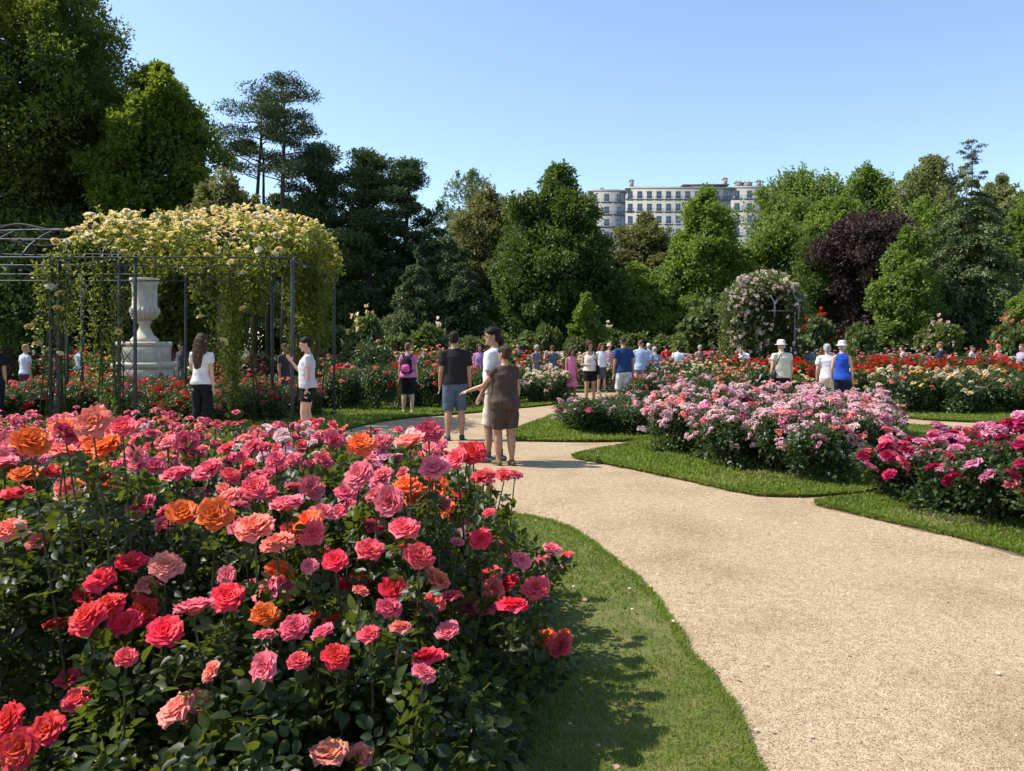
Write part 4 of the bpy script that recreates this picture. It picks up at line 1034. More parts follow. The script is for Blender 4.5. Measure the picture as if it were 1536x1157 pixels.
def dome_pts(n, r, R=.5, H=.8, top=.5):
    """flower places over the bush's upper surface"""
    a = r.uniform(0, 6.28, n); q = np.sqrt(r.random(n)); 
    z = H * (1.0 - .50 * q ** 2.4) + r.normal(size=n) * .05 + .03
    return np.stack([np.cos(a) * q * R * 1.0, np.sin(a) * q * R * 1.0, z], 1)
def blossoms_mesh(seed, n, Rf, R=.5, H=.8):
    """all small flowers of one far bush as one part"""
    r = np.random.default_rng(seed); Ps = dome_pts(n, r, R, H)
    Vs, F, tip = [], [], []; k = 0
    for p in Ps:
        for j in range(7):
            a = j * .9 + r.random(); d = np.array([math.cos(a), math.sin(a), .35 + .5 * r.random()]); d /= np.linalg.norm(d); s = np.cross(d, [0, 0, 1.0]); s /= np.linalg.norm(s)
            sc = Rf * r.uniform(.7, 1.2); c = p + r.normal(size=3) * Rf * .25
            Vs.append([c - d * sc * .2, c + d * sc * .5 + s * sc * .5 + [0, 0, .2 * sc], c + d * sc, c + d * sc * .5 - s * sc * .5 + [0, 0, .2 * sc]])
            F.append([k, k + 1, k + 2, k + 3]); k += 4; tip.append([.1, .6, .75, .6])
    return mesh_np('blossoms', np.array(Vs).reshape(-1, 3), [np.array(F)], {'tip': np.ravel(tip), 'ring': np.full(k, .6)}, False, [PM['P']])
BLO3 = [blossoms_mesh(400 + i, n, .052) for i, n in enumerate((16, 24, 32, 40, 52))]
def bed_points(poly, spacing, seed, limit=200, view=True):
    r = np.random.default_rng(seed); xs = [p[0] for p in poly]; ys = [p[1] for p in poly]; out = []
    for _ in range(9000):
        x, y = r.uniform(min(xs), max(xs)), r.uniform(min(ys), max(ys))
        if view and abs(x) > y * .66 + .6: continue
        if not in_poly(np.array([x]), np.array([y]), poly)[0]: continue
        if all((x - a) ** 2 + (y - b) ** 2 > spacing ** 2 for a, b in out): out.append((x, y))
        if len(out) >= limit: break
    return out
FAR = dict(V=[], T=[], mi=[], rnd=[], tip=[], ring=[], n=0, mats=[M['rose_leaf_far']])
def mesh_arrays(me):
    n = len(me.vertices); co = np.empty(n * 3, np.float32); me.vertices.foreach_get('co', co)
    me.calc_loop_triangles(); t = np.empty(len(me.loop_triangles) * 3, np.int32); me.loop_triangles.foreach_get('vertices', t)
    at = {}
    for k in ('rnd', 'tip', 'ring'):
        a = np.zeros(n, np.float32)
        if k in me.attributes: me.attributes[k].data.foreach_get('value', a)
        at[k] = a
    return co.reshape(-1, 3), t.reshape(-1, 3), at
_arr = {}
def far_add(me, mat, x, y, sc, rz):
    if me.name not in _arr: _arr[me.name] = mesh_arrays(me)
    co, t, at = _arr[me.name]; c, s_ = math.cos(rz), math.sin(rz); P = co * np.array(sc)
    P = np.stack([P[:, 0] * c - P[:, 1] * s_ + x, P[:, 0] * s_ + P[:, 1] * c + y, P[:, 2] + LZ], 1)
    if mat not in FAR['mats']: FAR['mats'].append(mat)
    FAR['V'].append(P); FAR['T'].append(t + FAR['n']); FAR['n'] += len(P); FAR['mi'].append(np.full(len(t), FAR['mats'].index(mat)))
    for k in ('rnd', 'tip', 'ring'): FAR[k].append(at[k])
def bush(x, y, R, H, lod, colours, r, label, group, nb=18, bloom='truss', bsize=1.0):
    sc = (R / .5, R / .5, H / .8)
    if lod == 3:
        rz = r.uniform(0, 6.28); far_add(FOL3[int(r.integers(4))], M['rose_leaf_far'], x, y, sc, rz); far_add(BLO3[nb], PM[colours[int(r.integers(len(colours)))]], x, y, sc, rz); return
    root = empty('rose_bush', (x, y, LZ), r.uniform(0, 6.28)); tag(root, label, 'rose bush', group)
    if lod == 2:
        link('foliage', FOL2[int(r.integers(5))][0], root, scale=sc); link('cane', STEM[int(r.integers(3))], root, scale=sc)
        for p in dome_pts(nb, r, R, H):
            c = colours[int(r.integers(len(colours)))]
            if bloom == 'truss': me, s = TRUSS[int(r.integers(4))], r.uniform(.75, 1.25) * bsize
            else: me = ROSE[int(r.integers(6))]; s = r.uniform(.7, 1.2) * bsize * .1 / DIAM[me.name]
            q = np.array([p[0], p[1]]) / R
            o = link('rose_bloom', me, root, p, (-q[1] * .6 + r.normal() * .2, q[0] * .6 + r.normal() * .2, r.uniform(0, 6.28)), s, PM[c])
    return root
def bed(name, label, poly, spacing, R, H, lod, colours, seed, nb=18, bloom='truss', bsize=1.0, limit=200, jit=.15, soil=True, cat_group=None):
    r = np.random.default_rng(seed)
    pts = bed_points(poly, spacing, seed, limit); pass
    for x, y in pts:
        bush(x, y, R * r.uniform(1 - jit, 1 + jit), H * r.uniform(1 - jit, 1 + jit), lod, colours, r, label, name, nb if lod == 2 else nb, bloom, bsize)
    if soil:
        cx, cy_ = np.mean([p[0] for p in poly]), np.mean([p[1] for p in poly])
        sheet('bed_soil', soft(smooth_poly(poly, 1)), LZ + .005 + .0009 * (seed % 4), M['soil'])
    return pts
G = ground_at
PINK = [G(968, 676), G(1060, 702), G(1180, 725), G(1275, 724), G(1315, 690), G(1330, 662), G(1310, 648), G(1200, 642), G(1020, 647)]
bed('rose bushes of the pale pink bed', 'pale pink rose bush in the dense bed on the lawn right of the path', PINK, .56, .44, .74, 2, ['L', 'L', 'L', 'L', 'L', 'V', 'L', 'L', 'L', 'B', 'P', 'L', 'L', 'A'], 11, 30, 'truss', 1.15)
MAG = [G(1318, 744), G(1345, 766), G(1440, 790), G(1560, 812), (5.6, 6.4), (6.6, 8.0), G(1560, 706), G(1450, 728), G(1350, 750)]
bed('rose bushes of the magenta corner bed', 'magenta and crimson rose bush in the corner bed at the right edge', MAG, .50, .44, .60, 2, ['D', 'D', 'M', 'V', 'V', 'P', 'D', 'M', 'V'], 12, 21, 'rose', 1.45)
MID = [G(838, 650), G(960, 656), G(1000, 648), G(1000, 632), G(900, 634)]
bed('rose bushes of the small middle bed', 'low leafy pink rose bush on the small middle lawn island', MID, .62, .46, .56, 2, ['L', 'P', 'L', 'A'], 13, 7)
MID2 = [(2.9, 18.0), (3.8, 17.2), (4.8, 18.6), (4.6, 22), (3.2, 22)]
bed('rose bushes behind the middle bed', 'pink rose bush in front of the walkers in navy and white', MID2, .72, .5, .80, 2, ['L', 'L', 'P', 'S'], 14, 14)
WHT = [(.05, 21.4), (1.35, 21.8), (1.6, 25.5), (.1, 26)]
bed('rose bushes of the cream bed', 'cream-white rose bush left of the girl in the pink dress', WHT, .7, .5, .82, 2, ['W', 'W', 'W', 'Y', 'L'], 15, 22)
REDL = [(-4.6, 19.8), (-3.2, 18.9), (-.3, 21.2), (-.2, 26), (-5, 26)]
bed('rose bushes behind the walkers', 'red and coral rose bush behind the woman with the black backpack', REDL, .85, .52, .95, 2, ['K', 'S', 'P', 'K', 'H', 'A'], 16, 12)
PERG = [(-11.5, 18.4), (-10.5, 16.3), (-6.2, 15.4), (-4.7, 16.6), (-4.7, 24), (-14, 24)]
bed('rose bushes inside the pergola', 'red rose bush in the bed under and behind the iron pergola', PERG, .85, .54, .66, 2, ['K', 'K', 'K', 'H', 'P', 'S'], 17, 11, limit=80)
WY = [(8.55, 18.3), (10.5, 18.0), (13.5, 18.0), (13.8, 20.2), (8.6, 20.4)]
bed('rose bushes of the cream and yellow bed', 'cream and yellow rose bush in the right-hand bed behind the magenta roses', WY, .7, .52, .92, 2, ['W', 'W', 'A', 'Y', 'G', 'W'], 18, 22)
REDR = [(6.4, 22.5), (16, 22.5), (18, 29), (7.5, 29)]
bed('rose bushes of the scarlet bed', 'scarlet rose bush behind the cream and yellow bed at the right', REDR, .95, .62, 1.0, 3, ['K'], 19, 4)
MIXR = [(4.9, 19.0), (7.2, 19.6), (6.2, 22.2), (6.8, 28), (4.0, 28), (4.4, 22)]
bed('rose bushes of the yellow-green bed', 'pale yellow rose bush beside the visitor with the cream waistcoat', MIXR, .85, .56, .94, 3, ['Y', 'W', 'Y', 'A', 'L', 'S'], 20, 2)
for i, (poly, cs, lab, nb, h) in enumerate([
    ([(-17, 27.5), (-5, 27.5), (-6, 40), (-24, 40)], ['K', 'P', 'H', 'S'], 'mixed red rose bush in the shaded far field behind the pergola', 2, 1.1),
    ([(-5, 27.5), (1.5, 27.5), (1.5, 40), (-6, 40)], ['P', 'Y', 'A', 'K', 'L'], 'mixed pink and yellow rose bush in the far field behind the white-shirted man', 2, 1.15),
    ([(1.5, 27.5), (8, 29.5), (11, 40), (1.5, 40)], ['L', 'P', 'W', 'S', 'K'], 'pink rose bush in the far field between the strolling visitors', 3, 1.05),
    ([(8, 29.5), (19, 29.5), (25, 40), (11, 40)], ['K', 'P', 'W', 'L'], 'mixed rose bush in the far field right of the rose arch', 2, 1.1)]):
    bed('rose bushes of the far field ' + ['by the pergola', 'by the walkers', 'in the middle', 'by the arch'][i], lab, poly, 1.5, .85, h, 3, cs, 30 + i, nb, soil=False, limit=44)

tag(link('distant_rose_bushes', mesh_np('distant_rose_bushes', np.vstack(FAR['V']), [np.vstack(FAR['T'])], {k: np.concatenate(FAR[k]) for k in ('rnd', 'tip', 'ring')}, False, FAR['mats'], np.concatenate(FAR['mi']))), kind='stuff')
# tall shrub roses and clipped shrubs along the foot of the wood
LS = leaf_mat('shrub_leaf', (.045, .075, .020), (.165, .20, .055), (.28, .34, .06), .34, .5, .35)
FOLS = [bush_foliage(260 + i, 2600, .13, LS, R=.5, H=1.0, low=.05) for i in range(4)]
shr = np.random.default_rng(77)
SHR = [(505, 492, 60, 38), (545, 478, 70, 30), (590, 503, 60, 40), (650, 492, 62, 36), (700, 508, 50, 40), (742, 498, 60, 44), (800, 500, 60, 44), (822, 490, 40, 42), (905, 495, 66, 45), (950, 502, 60, 44), (1000, 505, 50, 42), (1030, 500, 60, 46),
       (1060, 454, 92, 38), (1225, 478, 60, 46), (1290, 488, 50, 38), (1335, 502, 60, 44), (1415, 488, 70, 36), (1475, 505, 50, 44), (1515, 486, 60, 38), (470, 505, 60, 40), (1110, 508, 60, 44), (1190, 505, 70, 40), (1385, 512, 60, 44), (868, 508, 44, 40), (770, 512, 54, 40), (620, 512, 50, 44)]
for i, (px, top, wpx, d) in enumerate(SHR):
    x, y = place(px, d); H = height_at(top, d); W = wpx / FOC * d
    if px in (1060,): lab, g = 'broad yellow-green shrub left of the rose arch', None
    elif px == 545: lab, g = 'tall loose shrub rose with yellow flowers left of the black-shirted man', None
    elif px == 1290: lab, g = 'light green pointed shrub behind the visitor in the blue vest', None
    else: lab, g = 'rounded green shrub rose at the foot of the wood', 'rounded shrubs at the foot of the wood'
    root = empty('shrub', (x, y, 0), shr.uniform(0, 6)); tag(root, lab, 'shrub', g)
    link('foliage', FOLS[i % 4][0], root, scale=(W, W, H)); link('stem', STEM[i % 3], root, scale=(W, W, H))
    if px in (545, 1415, 650, 1515, 1225, 905): link('blossoms', BLO3[1], root, scale=(W, W, H / .8), mat=PM[{545: 'Y', 1415: 'L', 650: 'W', 1515: 'P', 1225: 'K', 905: 'W'}[px]])
# tall loose roses just left of the backpack walker and near the pergola's right column
for px, top, wpx, d, c, lab in ((560, 512, 70, 24, 'Y', 'tall yellow rose shrub left of the woman with the black backpack'), (520, 548, 60, 21, 'A', 'peach rose shrub right of the pergola'), (240, 598, 70, 15.6, 'K', 'round dark leafy rose bush in front of the urn'), (265, 606, 40, 15.4, 'K', 'small leafy rose bush beside the round dark one')):
    x, y = place(px, d); H = height_at(top, d); W = wpx / FOC * d
    bush(x, y, W / 2, H, 2, [c], shr, lab, None, 8)

# ---------------------------------------------------------------- yellow climbing rose over the pergola
def climber():
    root = empty('climbing_rose', (-6.0, 16.2, 0)); tag(root, 'pale yellow climbing rose smothering the right half of the iron pergola', 'climbing rose')
    o3 = np.array([-6.0, 16.2, 0]); r = np.random.default_rng(21)
    n = 17000
    f = r.random(n) ** .75; x = r.uniform(-8.4, -3.75, n)
    thick = .04 + .36 * (.5 + .5 * vnoise(np.stack([x, f * 4, 0 * x], 1), 2.6, 4))
    f2 = f * 1.08 - .06
    z = vault(f2, x) + r.uniform(-.18, 1, n) * thick + np.where(f2 < .04, -.35 * r.random(n), 0)
    P = np.stack([x, PY0 + (PY1 - PY0) * f2, z], 1)
    k = vnoise(P * [1, .6, 1], 3.4, 8) + .35 * r.random(n) > -.22
    P = P[k]
    cols = [(350, 15.2, .2, 3.4, .27, 2100), (385, 15.6, 2.2, 3.4, .36, 900), (152, 14.8, .5, 3.2, .26, 380), (95, 14.6, 1.8, 3.3, .30, 520), (70, 14.5, 2.3, 3.1, .25, 260), (176, 14.5, .2, 2.6, .14, 420), (455, 16.6, 1.3, 3.5, .42, 3200), (478, 17.3, 1.5, 3.0, .36, 1900), (470, 16.2, 1.8, 3.1, .45, 1800), (330, 17.6, 1.0, 3.4, .4, 700), (430, 15.2, 2.9, 3.6, .38, 1000), (455, 16.0, 2.5, 3.65, .46, 1500), (130, 17.6, .4, 3.2, .35, 450)]
    Q = [P]
    for px, d, z0, z1, R, m in cols:
        x0, y0 = place(px, d); a = r.uniform(0, 6.28, m); q = R * np.sqrt(r.random(m)); zz = r.uniform(z0, z1, m)
        taper = .55 + .45 * (zz - z0) / (z1 - z0) + .35 * vnoise(np.stack([zz * 2, a, 0 * a], 1), 2.2, int(px))
        Q.append(np.stack([x0 + np.cos(a) * q * taper, y0 + np.sin(a) * q * taper, zz], 1))
    # loose whips standing out of the mass
    whips = []
    for kx in range(34):
        x0 = r.uniform(-8.3, -3.8); ff = r.random() * .9; p0 = np.array([x0, PY0 + (PY1 - PY0) * ff, vault(ff, x0) + .15]); d = unit(np.array([r.normal() * .7, r.normal() * .5 - .2, .55 + .4 * r.random()])); l = r.uniform(.25, .6)
        p1 = p0 + d * l + np.array([0, 0, -.1 * l]); whips.append((p0, p1)); m = 26; t = r.random(m)[:, None]
        Q.append(p0 + (p1 - p0) * t + r.normal(size=(m, 3)) * .04)
    P = np.vstack(Q); n = len(P)
    D = rand_dir(n, r) + [0, 0, -.15]; Nn = unit(np.array([0, 0, 1.0]) + r.normal(size=(n, 3)) * .6); ln = r.uniform(.05, .10, n)
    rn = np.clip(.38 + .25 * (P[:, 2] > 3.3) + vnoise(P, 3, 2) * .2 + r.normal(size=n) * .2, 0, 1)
    link('foliage', kite_mesh('foliage', P - o3, D, Nn, ln, ln * .66, M['rose_leaf_yellow'], rn, .2, .1), root)
    b = MB()
    for px, d, z0, z1, R, m in cols[:9]:
        x0, y0 = place(px, d)
        for q in range(3):
            b.tube([(x0 - o3[0] + r.normal() * .08, y0 - o3[1] + r.normal() * .05, -.02), (x0 - o3[0] + r.normal() * .1, y0 - o3[1] + r.normal() * .06, z1 * .5), (x0 - o3[0] + r.normal() * .12, y0 - o3[1], z1)], [.016, .012, .007], 6); b.build('cane', M['stem'], root); b = MB()
    for p0, p1 in whips: b.tube([p0 - o3, p1 - o3], [.006, .003], 4, caps=False)
    b.build('twig', M['stem'], root)
    nb = 0; sel = []
    for _ in range(4000):
        if len(sel) >= 100: break
        x = r.uniform(-8.3, -3.9); f = r.random() ** 1.3; p = np.array([x, PY0 - .1 + (PY1 - PY0) * f, vault(f, x) + .14 + .30 * r.random() - (.35 * r.random() if f < .1 else 0)])
        if all(np.linalg.norm(p - s) > .16 for s in sel): sel.append(p)
    for px, py, d in ((88, 463, 14.4), (178, 497, 14.4), (337, 512, 14.6), (365, 463, 14.7), (90, 440, 14.4), (55, 515, 14.4), (90, 530, 14.4), (45, 490, 14.4), (75, 430, 14.4), (100, 400, 14.4), (495, 418, 16.5), (345, 393, 14.4), (365, 410, 14.4), (300, 475, 14.6), (312, 383, 14.4)):
        x, y = place(px, d); sel.append(np.array([x, y, height_at(py, d)]))
    hs_P, hb_ = [], MB()
    for p in sel[100:]:
        if p[2] > 2.9: continue
        n_ = 7; t = np.linspace(0, 1, n_)[:, None]; topz = min(3.1, p[2] + .35 + .5 * r.random()); p0 = np.array([p[0] + r.normal() * .05, p[1] + .10, topz])
        pth = p0 + (p + [0, .03, -.03] - p0) * t + np.array([.05 * r.normal(), .04, 0]) * np.sin(t * math.pi); hb_.tube(pth - o3, [.006] * n_, 5, caps=False)
        hb_.tube([p0 - o3, np.array([p0[0] + r.normal() * .1, 14.56, 3.15]) - o3], [.007, .007], 5, caps=False)
        m_ = 60; k_ = r.random(m_); hs_P.append(np.stack([np.interp(k_, t[:, 0], pth[:, q]) for q in range(3)], 1) + r.normal(size=(m_, 3)) * [.07, .05, .05])
    hp_ = np.vstack(hs_P); m_ = len(hp_); hl = r.uniform(.05, .085, m_)
    link('spray', kite_mesh('spray', hp_ - o3, rand_dir(m_, r) + [0, 0, -.3], unit(np.array([0, 0, 1.0]) + r.normal(size=(m_, 3)) * .6), hl, hl * .66, M['rose_leaf_yellow'], np.clip(.5 + r.normal(size=m_) * .22, 0, 1)), root)
    hb_.build('twig', M['stem'], root)
    for p in sel[-116:]:
        o = link('rose_bloom', ROSE_MID[int(r.integers(3))], root, p - o3, (.5 + r.normal() * .3, r.normal() * .3, r.uniform(0, 6)), r.uniform(1.1, 1.75), PM['WYYYW'[int(r.integers(5))]])
    # the small flowers of the crest, too many and too small to single out
    n = 800; f = r.random(n) ** .8; x = r.uniform(-8.3, -3.8, n)
    Ps = np.stack([x, PY0 + (PY1 - PY0) * f, vault(f, x) + .10 + .32 * r.random(n)], 1) - o3
    Vs, F, tp = [], [], []; k = 0
    for p in Ps:
        s = r.uniform(.04, .075)
        for j in range(7):
            a = j * .9 + r.random(); d = unit(np.array([math.cos(a), math.sin(a), .3 + .5 * r.random()])); sd_ = unit(np.cross(d, [0, 0, 1.0])); c = p + r.normal(size=3) * s * .25
            Vs.append([c - d * s * .2, c + d * s * .5 + sd_ * s * .5, c + d * s, c + d * s * .5 - sd_ * s * .5]); F.append([k, k + 1, k + 2, k + 3]); k += 4; tp.append([.2, .6, .8, .6])
    o = link('blossoms', mesh_np('blossoms', np.array(Vs).reshape(-1, 3), [np.array(F)], {'tip': np.ravel(tp), 'ring': np.full(k, .6)}, False, [PM['Y']]), root); o['kind'] = 'stuff'
climber()

# ---------------------------------------------------------------- rose arch far right
def arch():
    d = 30.0; x, y = place(1143, d); root = empty('garden_arch', (x, y, 0)); tag(root, 'pale iron arch half buried in pink and white climbing roses', 'arch')
    for dy in (-.5, .5):
        t = np.linspace(0, math.pi, 17); b = MB()
        pts = [(-1.05, dy, -.02), (-1.05, dy, 2.7)] + [(-1.05 * math.cos(a), dy, 2.7 + 1.05 * math.sin(a)) for a in t[1:-1]] + [(1.05, dy, 2.7), (1.05, dy, -.02)]
        b.tube(pts, [.03] * len(pts), 8, ref=(0, 1, 0)); b.build('hoop', PALE, root)
    b = MB(); b.box((.55, -.62, 2.86), (1.05, .035, .035), bev=.008); b.build('cross_bar', PALE, root)
    for cx in (.12, 1.0):
        b = MB(); b.tube([(cx + .06, -.86, 2.62), (cx + .07, -.90, 2.95), (cx + .02, -.92, 3.2), (cx - .10, -.9, 3.42)], [.026, .026, .024, .02], 8); b.build('brace', PALE, root)
    rr = np.random.default_rng(4)
    rt = empty('climbing_rose', (x, y, 0)); tag(rt, 'pink and white climbing rose growing over the far iron arch', 'climbing rose')
    n = 24000; a = rr.uniform(0, math.pi, n); leg = rr.random(n) < .5
    side = np.where(rr.random(n) < .5, -1, 1)
    cx = np.where(leg, side * 1.08, -1.05 * np.cos(a)); cz = np.where(leg, rr.uniform(.2, 2.9, n), 2.75 + 1.1 * np.sin(a))
    w = np.where(leg, .48, .66); dd = rand_dir(n, rr) * (rr.random(n) ** .5 * w * (1 + .4 * vnoise(np.stack([cx, cz, a], 1), 3, 1)))[:, None]
    P = np.stack([cx, np.zeros(n), cz], 1) + dd * [1, 1.7, 1]; P[:, 2] = np.clip(P[:, 2], .05, 4.35)
    # the left flank is fuller
    m = 11000; P2 = np.stack([-.55 + rr.normal(size=m) * .42, rr.normal(size=m) * .4, rr.uniform(.3, 3.6, m)], 1); m = 5000; P3_ = np.stack([.35 + rr.normal(size=m) * .5, .35 + rr.normal(size=m) * .25, rr.uniform(1.2, 3.6, m)], 1); P = np.vstack([P, P2, P3_]); n = len(P)
    ln = rr.uniform(.07, .14, n)
    link('foliage', kite_mesh('foliage', P, rand_dir(n, rr), unit(np.array([0, 0, 1.0]) + rr.normal(size=(n, 3)) * .6), ln, ln * .65, LS, np.clip(.4 + vnoise(P, 3, 3) * .2 + rr.normal(size=n) * .2, 0, 1)), rt)
    b = MB()
    for s_ in (-1, 1):
        for q in range(4): b.tube([(s_ * 1.05 + rr.normal() * .1, rr.normal() * .2, -.02), (s_ * 1.05 + rr.normal() * .12, rr.normal() * .2, 1.5), (s_ * 1.0, 0, 2.8)], [.03, .02, .012], 6, caps=False)
    b.build('cane', M['stem'], rt)
    Vs, F, tp, k = [], [], [], 0
    for i in range(330):
        for _ in range(200):
            q = P[int(rr.integers(n))]
            if q[1] < -.40 or q[2] > 3.6: break
        s_ = rr.uniform(.05, .085); q = q + np.array([0, -.06, .03])
        for j in range(7):
            a_ = j * .9 + rr.random(); d_ = unit(np.array([math.cos(a_), -.4 - .4 * rr.random(), math.sin(a_)])); e_ = unit(np.cross(d_, [.1, 1.0, .2])); c = q + rr.normal(size=3) * s_ * .25
            Vs.append([c - d_ * s_ * .2, c + d_ * s_ * .5 + e_ * s_ * .5, c + d_ * s_, c + d_ * s_ * .5 - e_ * s_ * .5]); F.append([k, k + 1, k + 2, k + 3]); k += 4; tp.append([.2, .6, .8, .6])
    tag(link('blossoms', mesh_np('blossoms', np.array(Vs).reshape(-1, 3), [np.array(F)], {'tip': np.ravel(tp), 'ring': np.full(k, .6)}, False, [PM['B']]), rt), kind='stuff')
    for i in range(98):
        for _ in range(400):
            q = P[int(rr.integers(n))]
            if (q[1] < -.48 or q[2] > 3.75) and not (q[0] > .3 and q[2] < 3 and rr.random() < .5): break
        q = q + np.array([0, -.08, .04])
        link('rose_bloom', TRUSS[int(rr.integers(4))], rt, q, (.9 + rr.normal() * .3, rr.normal() * .3, rr.uniform(0, 6)), rr.uniform(1.1, 1.9), PM['BWWLB'[int(rr.integers(5))]])
SMALL = None
PALE = noise_mat('pale_iron', [(.3, (.22, .25, .26)), (.7, (.30, .33, .34))], 6, .5, .1, 40)
arch()
# fallen petals and a few withered leaves lying on the lawns
def litter():
    r = np.random.default_rng(3); P = []
    for k, c in (('front', 26), ('right', 60), ('corner', 46)):
        p = LAWNS[k]; xs = [q[0] for q in p]; ys = [q[1] for q in p]; m = 0
        while m < c:
            x, y = r.uniform(min(xs), max(xs)), r.uniform(max(2.4, min(ys)), max(ys))
            if k == 'front' and (x < 0 or y > 7.5): continue
            if in_poly(np.array([x]), np.array([y]), p)[0]: P.append((x, y, LZ + .028 + .006 * r.random())); m += 1
    m = 0
    while m < 90:      # blown onto the path, mostly along its margins
        y = 2.7 + 8 * r.random(); x = r.uniform(.2, 5)
        if abs(x) > y * .66 or any(in_poly(np.array([x]), np.array([y]), p)[0] for p in LAWNS.values()): continue
        e = min(edge_dist([x], [y], LAWNS[k])[0] for k in ('front', 'right', 'corner'))
        if r.random() < math.exp(-e / .22) + .03: P.append((x, y, .009)); m += 1
    P = np.array(P); n = len(P); ln = r.uniform(.016, .034, n)
    m_ = leaf_mat('fallen_petal', (.55, .25, .22), (.80, .72, .62), (.7, .5, .45), .3, .6, .2)
    o = link('fallen_petals', kite_mesh('fallen_petals', P, rand_dir(n, r) * [1, 1, .15], np.tile([0, 0, 1.0], (n, 1)) + r.normal(size=(n, 3)) * .3, ln, ln * .9, m_)); tag(o, kind='stuff')
litter()
# ---------------------------------------------------------------- people
def skin_mat(name, c):
    m, nt, out = new_mat(name); tc = N(nt, 'ShaderNodeTexCoord'); no = N(nt, 'ShaderNodeTexNoise', Scale=9, Detail=4); L(nt, tc.outputs['Object'], no.inputs['Vector'])
    r = ramp(nt, [(.3, [v * .86 for v in c]), (.7, [min(1, v * 1.1) for v in c])]); L(nt, no.outputs['Fac'], r.inputs['Fac'])
    p = N(nt, 'ShaderNodeBsdfPrincipled', Roughness=.5); p.inputs['Subsurface Weight'].default_value = .08; p.inputs['Subsurface Radius'].default_value = (.02, .008, .004)
    p.inputs['Specular IOR Level'].default_value = .35
    L(nt, r.outputs['Color'], p.inputs['Base Color']); L(nt, p.outputs['BSDF'], out.inputs['Surface']); return m
SK = {'fair': skin_mat('skin_fair', (.56, .33, .23)), 'tan': skin_mat('skin_tan', (.42, .225, .135)), 'olive': skin_mat('skin_olive', (.36, .20, .125)), 'brown': skin_mat('skin_brown', (.20, .10, .06))}
_cl = {}
def cloth(name, c, var=.16, rough=.9, scale=5):
    if name not in _cl:
        _cl[name] = noise_mat(name, [(.3, [v * (1 - var) for v in c]), (.7, [min(.9, v * (1 + var)) for v in c])], scale, rough, .6, 22, spec=.2, dist=.012)
    return _cl[name]
def streaked(name, c, scale=(40, 40, 4)):
    m, nt, out = new_mat(name); tc = N(nt, 'ShaderNodeTexCoord'); mp = N(nt, 'ShaderNodeMapping'); mp.inputs['Scale'].default_value = scale; L(nt, tc.outputs['Object'], mp.inputs['Vector'])
    no = N(nt, 'ShaderNodeTexNoise', Scale=1.5, Detail=4); L(nt, mp.outputs['Vector'], no.inputs['Vector'])
    r = ramp(nt, [(.3, [v * .55 for v in c]), (.7, [min(.9, v * 1.5) for v in c])]); L(nt, no.outputs['Fac'], r.inputs['Fac'])
    p = N(nt, 'ShaderNodeBsdfPrincipled', Roughness=.65); p.inputs['Specular IOR Level'].default_value = .12; L(nt, r.outputs['Color'], p.inputs['Base Color'])
    b = N(nt, 'ShaderNodeBump', Strength=.7, Distance=.01); L(nt, no.outputs['Fac'], b.inputs['Height']); L(nt, b.outputs['Normal'], p.inputs['Normal'])
    L(nt, p.outputs['BSDF'], out.inputs['Surface']); return m
HAIR = {'black': streaked('hair_black', (.018, .014, .012)), 'brown': streaked('hair_brown', (.055, .032, .02)), 'lightbrown': streaked('hair_light_brown', (.16, .09, .045)), 'grey': streaked('hair_grey', (.34, .32, .30)), 'blond': streaked('hair_blond', (.36, .24, .12)), 'red': streaked('hair_auburn', (.12, .04, .02))}
EYE = cloth('eye_dark', (.02, .016, .013), 0, .2); LIP = cloth('lips', (.40, .13, .11), .1, .5)
def remeshed(mb, voxel, name, mat, smooth_it=3, wrinkle=0.0, seed=0, wf=11):
    me = mb.mesh(name, [mat]); o = bpy.data.objects.new('tmp', me); col.objects.link(o)
    m = o.modifiers.new('r', 'REMESH'); m.mode = 'VOXEL'; m.voxel_size = voxel; m.use_smooth_shade = True
    if smooth_it: s = o.modifiers.new('s', 'SMOOTH'); s.factor = .5; s.iterations = smooth_it
    dg = bpy.context.evaluated_depsgraph_get(); ev = o.evaluated_get(dg); out = bpy.data.meshes.new_from_object(ev)
    bpy.data.objects.remove(o); bpy.data.meshes.remove(me); out.name = name
    if not out.materials: out.materials.append(mat)
    n = len(out.vertices); co = np.empty(n * 3, np.float32); out.vertices.foreach_get('co', co); co = co.reshape(-1, 3)
    if wrinkle:
        no = np.empty(n * 3, np.float32); out.vertices.foreach_get('normal', no); no = no.reshape(-1, 3)
        w_ = vnoise(co * [1, 1, .8] + co[:, [2, 0, 1]] * .35, wf, seed) + .6 * vnoise(co * [1, 1, 1.8], wf * 2.1, seed + 1)
        co = co + no * (w_ * wrinkle)[:, None]; out.vertices.foreach_set('co', co.astype(np.float32).ravel())
    out.polygons.foreach_set('use_smooth', np.ones(len(out.polygons), bool)); out.update()
    return out
def rotz(v, a):
    c, s = math.cos(a), math.sin(a); return np.array([v[0] * c - v[1] * s, v[0] * s + v[1] * c, v[2]])
ARM_DOWN = ((.10, .02, -1), (.03, -.16, -1))
